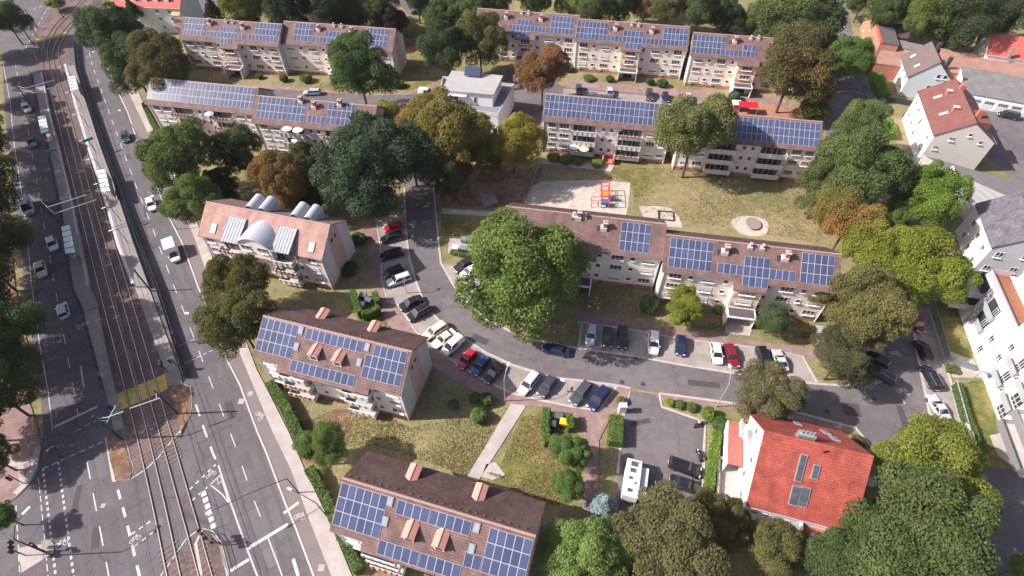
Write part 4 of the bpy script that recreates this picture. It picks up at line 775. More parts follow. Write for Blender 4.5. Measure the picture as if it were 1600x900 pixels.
# flat roofed hall between the houses
FR = [at(x,y,3.2) for x,y in ((1443,241),(1488,266),(1520,325),(1556,398),(1720,420),(1720,330))]; o = FR[1]
rF = empty('flat_hall', (o.x,o.y,0), 0, 'flat roofed hall with faintly striped grey roof between the white houses', 'building')
b = MB(); b.prism([(p.x-o.x,p.y-o.y) for p in FR], 0, 3.0, M_CONC); b.build('wall', rF)
def stripes():
    m = bpy.data.materials.new('striped_membrane'); m.use_nodes = True; n = m.node_tree; bs = n.nodes['Principled BSDF']; bs.inputs['Roughness'].default_value = .85
    tc = n.nodes.new('ShaderNodeTexCoord'); wv = n.nodes.new('ShaderNodeTexWave'); wv.inputs['Scale'].default_value = .16; wv.inputs['Distortion'].default_value = 1.2; wv.inputs['Detail'].default_value = 3
    mp = n.nodes.new('ShaderNodeMapping'); mp.inputs['Rotation'].default_value = (0,0,rad(-15)); n.links.new(tc.outputs['Object'], mp.inputs[0]); n.links.new(mp.outputs[0], wv.inputs[0])
    r = n.nodes.new('ShaderNodeValToRGB'); r.color_ramp.elements[0].color = (.30,.31,.30,1); r.color_ramp.elements[1].color = (.40,.36,.34,1); n.links.new(wv.outputs[0], r.inputs[0]); n.links.new(r.outputs[0], bs.inputs[0]); return m
b = MB(); b.prism([(p.x-o.x,p.y-o.y) for p in FR], 3.0, 3.2, stripes()); b.build('roof', rF)
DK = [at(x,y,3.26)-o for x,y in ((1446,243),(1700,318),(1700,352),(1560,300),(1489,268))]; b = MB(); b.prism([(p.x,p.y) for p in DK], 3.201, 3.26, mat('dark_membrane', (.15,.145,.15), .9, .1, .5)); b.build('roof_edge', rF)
b = MB(); q0 = at(1485,264,3.2)-o; q1 = at(1500,288,3.2)-o; b.strip([(q0.x,q0.y),(q1.x,q1.y)], .25, 3.2, M_WH, 4.0); b.build('parapet', rF)
# white flat-roofed house, centre top
LOW = [at(x,y,6.0) for x,y in ((683,165),(778,178),(803,132),(692,120))]; UP = [at(x,y,8.8) for x,y in ((689.5,140.6),(771,148),(786,118),(706,110))]; o = LOW[0]
rW = empty('flat_roof_house', (o.x,o.y,0), 0, 'white flat roofed house with a roof terrace and a blue solar collector on top', 'house')
b = MB(); b.prism([(p.x-o.x,p.y-o.y) for p in LOW], 0, 5.4, M_WH); b.build('wall', rW); lw = [Vector((p.x-o.x,p.y-o.y)) for p in LOW]
b = MB(); b.prism([(p.x,p.y) for p in lw], 5.401, 5.5, mat('terrace_grey', (.2,.21,.24), .8)); b.build('terrace', rW)
b = MB(); b.strip([tuple(p) for p in (lw+[lw[0]])], .22, 5.4, M_WH, 6.1); b.strip([tuple(p) for p in (lw+[lw[0]])], .3, 6.101, M_ZINC, 6.14); b.build('parapet', rW)
up = [Vector((p.x-o.x,p.y-o.y)) for p in UP]; cu = sum(up, Vector((0,0)))/4
b = MB(); b.prism([tuple(cu+(p-cu)*.94) for p in up], 5.5, 8.5, M_WH); b.build('upper_wall', rW)
b = MB(); b.prism([tuple(p) for p in up], 8.5, 8.8, mat('gravel_roof', (.36,.355,.35), .9, .1, .6, fine=.08)); b.build('roof', rW)
e = (up[1]-up[0]); Lu = e.length; e.normalize(); nf = Vector((e.y,-e.x)); angu = math.atan2(e.y, e.x)
def onwall(p0, t, off, z): q = p0+e*t+nf*off; return Matrix.Translation((q.x, q.y, z)) @ Matrix.Rotation(angu, 4, 'Z')
wl0 = cu+(up[0]-cu)*.94
link('window', window_mesh(2.2,2.0,2,False), rW, mtx=onwall(wl0, 2.4, 0, 6.6)); link('window', window_mesh(.7,1.5,1,False), rW, mtx=onwall(wl0, 7.6, 0, 6.9))
for t, z in ((3.6,2.2),(6.6,3.2),(6.6,1.0),(9.4,2.6),(11.6,2.6)): link('window', window_mesh(.8,1.3,1,False), rW, mtx=onwall(lw[0], t, 0, z))
b = MB(); b.box(0,4.6,-.9,0,7.85,8.0,M_WHITEP); q = wl0+e*1.0; b.build('awning', rW, (q.x,q.y,0), angu)
pc = at(739,118,8.8)-o; b = MB(); b.hexa([(-1.9,-.9,.3),(1.9,-.9,.3),(1.9,.7,1.9),(-1.9,.7,1.9),(-1.9,-1.0,.4),(1.9,-1.0,.4),(1.9,.6,2.0),(-1.9,.6,2.0)], M_CELL); b.box(-1.8,1.8,.7,.8,0,1.9,M_METAL); b.build('solar_collector', rW, (pc.x,pc.y,8.8), angu)
# modern white apartment house, right edge
O = at(1592,745,0); F_ = at(1507,513,0); ang = math.atan2((F_-O).y, (F_-O).x); rM = empty('modern_house', (O.x,O.y,0), ang, 'white modern apartment house with glass balconies and an orange roof terrace, at the right edge', 'apartment house'); bpy.context.view_layer.update()
IM = rM.matrix_world.inverted(); xf = (IM @ at(1544,425,8.8)).x; xm = (IM @ at(1579,516,8.8)).x
b = MB(); b.box(0,xm,-14,0,0,11.4,M_WH); b.box(xm,xf,-14,0,0,8.6,M_WH); b.box(xm+.001,xf-1.5,-14,-3.2,8.6,11.4,M_WH); b.build('wall', rM)
b = MB(); b.box(xm+.02,xf-.1,-3.18,-.15,8.601,8.66,mat('terrace_orange', (.25,.11,.065), .8, .12, 2)); b.build('roof_terrace', rM)
b = MB(); b.box(xm,xf,-.12,-.04,8.6,9.6,mat('pink_glass', (.50,.42,.48), .3)); b.box(xm,xf,-.15,-.01,9.601,9.66,M_METAL); b.box(xf-.1,xf-.02,-3.2,-.13,8.601,9.6,mat('pink_glass', (.50,.42,.48), .3)); b.build('glass_parapet', rM)
b = MB(); b.box(-.1,xm+.1,-14.1,.1,11.4,11.6,M_ZINC); b.box(xm+.101,xf-1.4,-14.1,-3.0,11.4,11.6,M_ZINC); b.build('roof', rM)
def mw(x, z, w, h, p=2): link('window', window_mesh(w, h, p, False), rM, mtx=Matrix.Translation((x, 0, z)) @ Matrix.Rotation(PI, 4, 'Z'))
for dx, z, w, h, p in ((-2.0,1.6,1.0,1.3,2),(-2.0,4.4,1.0,1.3,2),(-2.0,7.2,1.0,1.3,2),(1.6,1.6,1.0,1.4,2),(1.6,4.4,1.0,1.4,2),(5.0,7.0,.9,1.6,2),(-5.4,4.2,1.4,2.2,3),(-5.4,7.6,1.4,2.2,3),(-9.6,1.5,2.2,2.0,3),(-9.6,4.6,2.2,2.0,3),(-9.6,7.6,2.2,2.0,3),(-13.5,4.6,1.6,1.6,2),(-13.5,7.6,1.6,1.6,2),(5.0,4.2,.9,1.4,2)): mw(xm+dx, z, w, h, p)
M_BG = mat('balcony_glass', (.34,.37,.38), .45, .1, 1)
for (x0, x1, z, dep) in ((xf-3.2,xf+1.2,5.8,2.6),(xf-3.4,xf+.8,3.0,3.6),(xf-8.2,xf-4.4,5.8,.5),(xf-8.4,xf-4.6,3.0,.5)):
    b = MB(); b.box(x0,x1,.002,dep,z-.2,z,M_CONC); ob = b.build('balcony', rM)
    b = MB(); b.box(x0,x1,dep,dep+.05,z-.2,z+1,M_BG); b.box(x0-.05,x0,.01,dep,z-.2,z+1,M_BG); b.box(x1,x1+.05,.01,dep,z-.2,z+1,M_BG); b.build('railing', ob)
    b = MB(); b.box(x0+.4,x1-.4,.003,.06,z+.05,z+2.2,M_GLASS); b.build('balcony_door', rM)
for z in (3.0, 5.9):
    b = MB(); b.box(-1.0,6.5,.002,2.6,z-.2,z,M_CONC); ob = b.build('balcony', rM); b = MB(); b.box(-1.0,6.5,2.6,2.66,z-.2,z+1,M_METAL); b.box(6.5,6.56,.01,2.6,z-.2,z+1,M_METAL); b.box(-1.06,-1,.01,2.6,z-.2,z+1,M_METAL); b.build('railing', ob)
b = MB(); b.box(xm-4.4,xm-1.0,.002,2.6,3.1,3.35,M_ZINC); b.box(xm-4.4,xm-4.3,2.4,2.5,0,3.1,M_METAL); b.build('canopy', rM)

for dx, z, w, h in ((-4.0,1.0,1.2,9.0),(-7.9,.6,1.4,9.6),(3.4,.5,1.5,7.2),(7.6,.4,1.6,7.4),(-11.9,1.0,1.0,9.2),(-.2,2.6,.9,7.0)):
    b = MB(); b.box(xm+dx-w/2, xm+dx+w/2, .003, .045, z, z+h, mat('facade_panel_grey', (.50,.51,.54), .7, .05, .6)); b.build('facade_panel', rM)
for dx in (-5.4, -9.6):
    for z in (3.3, 6.6):
        b = MB(); b.box(xm+dx-1.6, xm+dx+1.6, .002, 1.1, z-.15, z, M_CONC); ob = b.build('balcony', rM); b = MB(); b.box(xm+dx-1.6, xm+dx+1.6, 1.1, 1.14, z-.1, z+.95, M_BG); b.box(xm+dx-1.6, xm+dx+1.6, 1.09, 1.15, z+.951, z+1.0, M_METAL); b.build('railing', ob)
# ================= trees =================
def leaves_mesh(name, seed, n, kind='round', leaf=.052):
    rg = np.random.default_rng(seed)
    if kind == 'round':
        k = 34; d = rg.normal(size=(k,3)); d /= np.linalg.norm(d,axis=1)[:,None]; d[:,2] = np.where(d[:,2] < -.25, -d[:,2]*.6, d[:,2])
        R = rg.uniform(.25,.42,k); c = d*(rg.uniform(.78,1.04,k)-R)[:,None]; c = np.vstack([c, rg.uniform(-.28,.28,(5,3))]); R = np.append(R, rg.uniform(.38,.48,5))
    elif kind == 'broad':
        k = 110; d = rg.normal(size=(k,3)); d /= np.linalg.norm(d,axis=1)[:,None]; d[:,2] = np.where(d[:,2] < -.5, -d[:,2]*.7, d[:,2])
        big = rg.normal(size=(8,3)); big /= np.linalg.norm(big,axis=1)[:,None]; big *= rg.uniform(.30,.55,8)[:,None]; bi = rg.integers(0,8,k)
        R = rg.uniform(.12,.27,k); c = big[bi]+d*(rg.uniform(.44,.62,k)-R*.6)[:,None]; c *= (1/np.maximum(1,(np.linalg.norm(c,axis=1)+R*.6)))[:,None]; c = np.vstack([c, big*.8]); R = np.append(R, rg.uniform(.30,.38,8))
    elif kind == 'column':
        k = 26; z = rg.uniform(-.85,.9,k); a = rg.uniform(0,2*PI,k); rr = .5*np.sqrt(np.clip(1-(z*.85)**2,0,1)); c = np.stack([rr*np.cos(a),rr*np.sin(a),z],1); R = rg.uniform(.22,.38,k)
    elif kind == 'conifer':
        k = 60; z = rg.uniform(-.95,.92,k); a = rg.uniform(0,2*PI,k); rr = (1-z)/2*.72; c = np.stack([rr*np.cos(a),rr*np.sin(a),z],1); R = .1+.2*(1-z)/2+rg.uniform(0,.06,k)
    else:   # shrub: tight
        k = 16; d = rg.normal(size=(k,3)); d /= np.linalg.norm(d,axis=1)[:,None]; R = rg.uniform(.42,.58,k); c = d*(1.0-R)[:,None]
    wts = R**2; idx = rg.choice(len(R), n*2, p=wts/wts.sum()); u = rg.normal(size=(n*2,3)); u /= np.linalg.norm(u,axis=1)[:,None]
    u[:,2] = np.where((u[:,2] < -.35) & (rg.random(n*2) < .6), -u[:,2], u[:,2])
    P = c[idx]+u*(R[idx]*rg.uniform(.72,1.08,n*2)**1)[:,None]
    dd = np.linalg.norm(P[:,None,:]-c[None],axis=2)/R[None]; ins = (dd < .7).sum(1); keep = np.where(ins <= 0)[0]; inn = np.where(ins > 0)[0]
    sel = np.concatenate([keep[:int(n*.93)], inn[:max(0,int(n*.07))]]); P = P[sel]; U = u[sel]; m = len(P)
    nr = U*.75+rg.normal(size=(m,3))*.55+np.array([0,0,.25]); nr /= np.linalg.norm(nr,axis=1)[:,None]
    t = np.cross(nr, rg.normal(size=(m,3))); t /= np.linalg.norm(t,axis=1)[:,None]; q = np.cross(nr, t); s = leaf*rg.uniform(.55,1.3,m)[:,None]
    V = np.empty((m,4,3)); V[:,0] = P-t*s; V[:,1] = P-q*s*.62; V[:,2] = P+t*s; V[:,3] = P+q*s*.62
    me = bpy.data.meshes.new(name); me.vertices.add(m*4); me.vertices.foreach_set('co', V.reshape(-1)); me.loops.add(m*4); me.loops.foreach_set('vertex_index', np.arange(m*4, dtype=np.int32))
    me.polygons.add(m); me.polygons.foreach_set('loop_start', np.arange(0,m*4,4,dtype=np.int32)); me.polygons.foreach_set('loop_total', np.full(m,4,dtype=np.int32)); me.update(calc_edges=True); me.materials.append(LEAF); return me
CR = {'round': [leaves_mesh('crown', s, 30000, 'round', .027) for s in (1,2,3,4)], 'broad': [leaves_mesh('crown', s, 60000, 'broad', .0195) for s in (11,12,13,14,15)], 'column': [leaves_mesh('crown', 21, 9000, 'column', .05)],
      'conifer': [leaves_mesh('crown', 31, 10000, 'conifer', .045)], 'shrub': [leaves_mesh('foliage', s, 4000, 'shrub', .10) for s in (41,42)], 'low': [leaves_mesh('foliage', s, 2200, 'broad', .12) for s in (51,52)]}
def trunk_mesh(seed):
    rg = random.Random(seed); b = MB(); b.tube((0,0,0),(.01,.0,.42),.034,M_WOOD,.024,8); b.tube((.01,0,.42),(.03,.02,.75),.024,M_WOOD,.012,7)
    for i in range(7):
        a = i*PI*2/7+rg.random(); z = .34+.05*i; L = .28+.1*rg.random(); p = (.01,0,z); q = (L*math.cos(a)*.6, L*math.sin(a)*.6, z+L*.55); b.tube(p, q, .014, M_WOOD, .008, 6); b.tube(q, (q[0]*1.7,q[1]*1.7,q[2]+.13), .008, M_WOOD, .003, 5)
    return b.mesh('trunk')
TRK = [trunk_mesh(s) for s in (1,2,3)]
GREEN = (.075,.105,.030); DARK = (.040,.060,.028); BRIGHT = (.105,.165,.028); OLIVE = (.105,.105,.040); YEL = (.185,.165,.035); BROWN = (.145,.095,.045); BLUE = (.20,.26,.27); YG = (.15,.17,.035); VDARK = (.028,.042,.020); DOL = (.075,.072,.030); LG = (.14,.20,.055)
tr_i = 0
def tree(px, py, r, H, col, label, kind='broad', aut=0.0, grp=None, vr=.9, cat='tree', name='tree'):
    global tr_i; tr_i += 1; zc = H*.6
    vr = 1.05 if (grp == T2 and px < 60 and H > 10) else vr
    vr = vr*1.12 if kind in ('broad','round') else vr
    for _ in range(4): rm = r*1.17*mpp(px, py, zc); rz = vr*rm; H = max(H, min(21, 2*rz+1.0)) if kind in ('broad','round') else H; rz = min(rz, (H-.6)/2); zc = H-rz
    c = at(px, py, zc); root = empty(name, (c.x, c.y, 0), 0, label, cat, grp); v = CR[kind]; me = v[tr_i % len(v)]
    cr = link('crown', me, root); cr.scale = (rm*(1.9 if kind == 'column' else 1), rm*(1.9 if kind == 'column' else 1), rz); cr.location = (0,0,zc); cr.rotation_euler = (0,0,tr_i*2.4); cr.color = (*col, aut)
    tk = link('trunk', TRK[tr_i % 3], root); tk.scale = (rm*.9+1.2, rm*.9+1.2, H*.95); tk.rotation_euler = (0,0,tr_i*1.7); return root
T1 = 'trees of the housing estate'; T2 = 'street trees beside the avenue'; T3 = 'trees behind the top blocks'
for a in [
 (815,438,103,18,(.098,.14,.038),'largest bright green tree, bulging over the bend of the street','broad',.06,T1,1.05),
 (585,262,86,15,(.043,.064,.036),'huge dark blue-green tree right of the brown tree, above the parked red car','broad',0,T1,.9),
 (642,238,48,12,DARK,'dark green tree standing behind the huge dark tree on the street side','broad',0,T1),
 (697,214,62,12,(.13,.12,.035),'broad mottled yellow-green tree below the white flat roofed house','broad',.25,T1),
 (803,222,44,11,YEL,'yellow-olive tree left of the playground sand','broad',.1,T1),
 (604,184,26,9,YG,'small yellowish tree touching the end of the panel covered roof','round',.1,T1),
 (650,196,32,10,(.16,.13,.04),'yellow and brown tree between the side street and the flat roofed house','round',.4,T1),
 (848,118,41,10,(.14,.095,.05),'rust brown autumn tree beside the white flat roofed house','broad',.42,T1),
 (561,113,51,12,(.06,.095,.035),'green tree in front of the upper left block, hiding its right end','broad',0,T1),
 (692,76,38,11,DARK,'dark green tree by the red play surface','broad',0,T1),
 (749,62,39,11,(.095,.10,.04),'olive tree covering the left end of the longest block','broad',.1,T1),
 (727,18,34,11,(.06,.085,.035),'green tree behind the olive one at the top of the picture','broad',0,T3),
 (1085,210,57,14,(.105,.115,.045),'grey-green tree with a bare trunk on the playground lawn, hiding the balcony block','broad',.08,T1,.95),
 (1238,112,58,13,DOL,'dark brownish tree over the right end of the longest block','broad',.25,T1),
 (1240,32,62,13,(.07,.095,.035),'large green tree at the top beside the side street','broad',.05,T3),
 (1286,72,20,10,BROWN,'small rusty tree wedged between the dark tree and the green tree','round',.5,T1),
 (1322,95,36,11,(.065,.11,.03),'green tree left of the orange brick house','broad',0,T1),
 (1272,172,20,6,(.085,.10,.035),'small bushy tree behind the right end of the balcony block','shrub',0,T1),
 (1344,202,40,10,(.085,.115,.04),'green tree next to the bright clipped hedge','broad',0,T1),
 (1340,262,62,13,(.07,.10,.035),'green tree overlapping the side street, left of the hall','broad',0,T1),
 (1285,296,44,11,(.08,.10,.038),'greyish green tree at the right end of the playground lawn','broad',0,T1),
 (1448,308,51,12,(.085,.135,.024),'dense bright green tree in front of the slate roofed house','broad',.03,T1),
 (1325,352,52,12,(.125,.125,.035),'tree with rusty red top and yellow-green side behind the long block','broad',.42,T1),
 (1370,402,52,13,(.135,.155,.028),'yellow-green tree, left one of the twin domes','broad',0,T1),
 (1444,415,60,13,(.125,.15,.026),'yellow-green tree, right one of the twin domes','broad',0,T1),
 (1345,480,62,12,(.115,.11,.042),'olive brown tree at the right end of the long block','broad',.15,T1),
 (1392,478,34,10,(.12,.125,.038),'olive tree shading the side street below the twin domes','round',.1,T1),
 (1313,562,46,8,(.06,.065,.032),'low dark round tree on the corner of the parking bays','broad',.1,T1,.8),
 (1200,617,50,8,(.095,.09,.045),'low brownish round tree behind the red roofed house','broad',.1,T1,.8),
 (1472,738,84,12,(.12,.14,.030),'broad yellow-green tree right of the red roofed house','broad',.05,T1,.7),
 (1428,835,112,14,(.062,.085,.030),'wide dark green tree covering the lower right of the picture','broad',0,T1,.75),
 (1330,868,60,8,(.055,.08,.03),'dark green tree under the red roofed house','broad',.02,T1),
 (1205,872,50,8,OLIVE,'olive tree in the garden below the red roofed house','broad',.05,T1,.8),
 (1045,858,86,14,(.088,.088,.040),'broad brown-olive tree over the end of the car park','broad',.12,T1,.75),
 (925,888,72,12,(.115,.165,.05),'light green tree at the bottom edge beside the lowest block','broad',0,T1,.7),
 (943,788,23,5,BLUE,'small blue spruce beside the white camper van','conifer',0,T1),
 (893,705,30,7,(.085,.135,.04),'green tree beside the footpath, behind the bin enclosure','broad',0,T1,.9),
 (886,758,24,6,(.08,.13,.038),'green tree beside the footpath, lower of the pair','round',0,T1,.9),
 (282,252,56,11,(.08,.11,.035),'large green tree beside the avenue pavement, above the pink block','broad',0,T1),
 (305,322,42,10,(.085,.12,.038),'lighter green tree touching the pavement by the white van','broad',0,T1),
 (374,235,39,9,(.055,.08,.03),'dark green tree in front of the panel covered block','broad',0,T1),
 (440,282,47,9,(.12,.095,.035),'brown and yellow tree behind the pink block','broad',.35,T1),
 (372,445,46,10,(.085,.085,.03),'dark olive tree in front of the pink block','broad',.1,T1),
 (374,508,56,11,(.08,.085,.028),'dark olive tree leaning over the avenue pavement','broad',.1,T1),
 (504,703,37,7,(.085,.125,.035),'small light green tree in the hedge by the avenue','broad',0,T1),
 (186,58,50,13,(.050,.075,.035),'dark green tree over the avenue pavement near the top left','broad',0,T1),
 (205,100,44,12,(.055,.08,.035),'dark green tree against the pale grey house wall','broad',0,T1),
 (252,108,50,11,(.075,.075,.032),'olive brown tree at the left end of the panel covered block','broad',.15,T1),
 (330,12,14,9,VDARK,'slim dark conifer at the top edge','conifer',0,T3),
 (205,12,12,10,VDARK,'slim dark conifer in front of the red roof','conifer',0,T3),
 (382,14,38,12,(.10,.12,.035),'yellow-green tree behind the upper left block','broad',0,T3),
 (455,14,42,13,(.04,.055,.032),'very dark tree behind the upper left block, left of three','broad',0,T3),
 (515,8,42,13,(.036,.05,.028),'very dark tree behind the upper left block, middle of three','broad',0,T3),
 (545,28,30,11,(.04,.06,.03),'very dark tree behind the upper left block, right of three','broad',0,T3),
 (583,14,34,12,(.07,.10,.04),'mid green tree at the top between dark and purple trees','broad',0,T3),
 (612,36,24,10,(.045,.035,.035),'purple leaved tree at the right end of the upper left block','broad',0,T3),
 (780,-8,36,12,(.06,.085,.035),'green tree on the top edge left of the light green one','broad',0,T3),
 (840,2,30,11,(.05,.08,.03),'dark green tree behind the longest block, near its left part','broad',0,T3),
 (890,10,22,10,LG,'bright light green tree behind the longest block','round',0,T3),
 (925,16,30,11,(.065,.09,.035),'dark olive-green tree right of the bright one','broad',0,T3),
 (968,6,28,10,(.06,.085,.035),'green tree in the gap above the block step','broad',0,T3),
 (1008,14,20,9,(.10,.07,.04),'brownish tree behind the middle of the longest block','round',.3,T3),
 (1045,14,30,10,(.09,.10,.04),'olive tree behind the middle of the longest block','broad',.2,T3),
 (1095,12,36,11,(.055,.08,.035),'dark green tree behind the right section of the longest block','broad',0,T3),
 (1135,30,26,10,(.04,.06,.028),'dark tree above the roof step of the longest block','broad',0,T3),
 (1180,36,26,10,(.08,.10,.04),'olive green tree above the end of the longest block','broad',0,T3),
 (1350,-2,26,9,(.07,.10,.035),'green tree by the lamp at the top of the side street','broad',0,T3),
 (1390,22,34,11,(.06,.09,.03),'green tree above the orange brick house','broad',0,T3),
 (1443,30,34,12,(.095,.12,.035),'pale willow-like tree above the brown roofed house','broad',0,T3,1.1),
 (1500,28,50,14,(.042,.06,.028),'large dark tree behind the brown roofed house','broad',0,T3),
 (1560,12,40,12,(.05,.07,.03),'dark green tree in the upper right corner','broad',0,T3),
 (1120,-14,34,11,(.05,.08,.03),'dark tree cut by the top edge, above the longest block','broad',0,T3),
 (1010,-22,34,11,(.055,.085,.03),'green tree cut by the top edge, middle','broad',0,T3),
 (650,-12,34,11,(.05,.075,.03),'green tree cut by the top edge beside the rear car park','broad',0,T3),
 (420,-22,40,12,(.045,.065,.03),'dark tree cut by the top edge, left of centre','broad',0,T3),
 (3,805,20,6,(.07,.12,.035),'small green tree cut by the left edge below the red paving','broad',0,T2),
 (8,30,28,9,(.055,.08,.035),'dark green tree in the top left corner','broad',0,T2),
 (41,32,9,7,(.05,.075,.035),'small dark tree standing alone by the top left junction','round',0,T2),
 (88,5,14,4,(.12,.14,.04),'low yellow-green bush between the curving tracks','low',0,T2),
 (-10,715,34,8,(.05,.08,.03),'dark tree above the lower traffic island','broad',0,T2),
 (1066,476,30,6,(.135,.155,.03),'small yellow-green tree in front of the long block','broad',0,T1),
 (1207,497,24,4.5,(.06,.085,.04),'small round grey-green tree beside the entrance porch','round',0,T1),
 (345,296,30,8,VDARK,'dark low tree in the gap above the pink block','broad',0,T1), (492,305,26,8,VDARK,'dark low tree between the brown tree and the huge dark one','broad',0,T1), (482,252,28,8,(.06,.075,.03),'dull green tree above the brown and yellow one','broad',0,T1),
 (703,262,40,8,(.05,.055,.025),'dark tree in the shade above the grey play mat','broad',.1,T1), (752,238,34,9,(.10,.10,.035),'olive tree between the mottled tree and the yellow-olive one','broad',.15,T1), (742,205,26,9,(.14,.13,.035),'yellowish tree directly under the white flat roofed house wall','broad',.2,T1),
 (560,2,26,11,(.05,.07,.03),'green tree at the top between the two very dark ones','broad',0,T3), (690,30,26,10,(.06,.09,.035),'green tree above the red play surface','broad',0,T3), (1225,70,34,10,(.06,.08,.03),'green tree below the large one by the side street','broad',0,T3), (1405,-8,36,11,(.055,.085,.03),'green tree at the top edge right of the side street','broad',0,T3),
 (1545,40,30,10,(.05,.07,.03),'dark tree left of the far red roof','broad',0,T3), (1395,340,26,9,(.08,.11,.035),'small green tree between the rusty and the bright green ones','broad',0,T1), (1290,460,24,9,(.10,.10,.035),'olive tree touching the right end of the long block','broad',.1,T1), (1262,860,34,7,(.09,.10,.04),'grey-green bushy tree below the tiled balcony','broad',0,T1), (1128,815,44,9,(.085,.08,.035),'olive tree right of the broad brown one','broad',.15,T1),
 (1597,885,20,6,(.10,.16,.04),'light green tree cut by the lower right corner','broad',0,T1)]:
    px, py, r, H, col, lab = a[:6]; kind, aut, grp = a[6], a[7], a[8]; tree(px, py, r, H, col, lab, kind, aut, grp, *(a[9:10]))
def tree_at(bx, by, rm, H, col, label):      # street trees surveyed by the foot of the trunk
    global tr_i; tr_i += 1; H += 1.5; g = at(bx, by, 0); rz = min(rm*1.05, (H-1.5)/2); zc = H-rz; root = empty('tree', (g.x, g.y, 0), 0, label, 'tree', T2)
    cr = link('crown', CR['broad'][tr_i % 5], root, (0,0,zc)); cr.scale = (rm*1.22, rm*1.22, rz*1.05); cr.rotation_euler = (0,0,tr_i*2.4); cr.color = (*col, .03)
    tk = link('trunk', TRK[tr_i % 3], root); tk.scale = (rm*.9+1.2, rm*.9+1.2, H*.9)
for a in [(-14,92,5.2,12,(.05,.07,.03),'tree on the left verge, first from the top of the row'),(-9,130,5.2,12,(.045,.065,.028),'tree on the left verge, second from the top of the row'),(-9,166,5.4,12,(.05,.07,.03),'tree on the left verge, third from the top of the row'),(-5,203,5.4,12,(.045,.065,.028),'tree on the left verge, fourth from the top of the row'),
 (-1,243,6.0,13,(.045,.065,.028),'dark tree cut by the left edge beside the teal car'),(4,290,6.2,14,(.04,.055,.025),'dark tree cut by the left edge beside the pale van'),(9,340,6.2,14,(.045,.06,.026),'dark tree cut by the left edge below the pale van'),(14,395,6.6,15,(.05,.065,.028),'dark tree cut by the left edge beside two white cars'),
 (26,455,6.8,15,(.05,.065,.028),'dark tree over the left kerb, above the bluish white car'),(34,522,6.4,16,(.06,.07,.03),'olive dark tree over the left kerb near the bluish white car'),(50,600,6.8,17,(.05,.075,.028),'dark green tree over the left kerb by the stop line'),(46,650,6.0,14,(.05,.075,.03),'dark green tree above the red paving by the junction'),
 (-10,690,5,12,(.05,.075,.03),'dark green tree cut by the left edge at the red paving'),(-15,560,7,17,(.045,.065,.028),'tall dark tree behind the left kerb trees, lower'),(-30,470,7,16,(.045,.065,.028),'tall dark tree behind the left kerb trees, middle'),(-40,380,7,16,(.045,.065,.028),'tall dark tree behind the left kerb trees, upper')]: tree_at(*a)
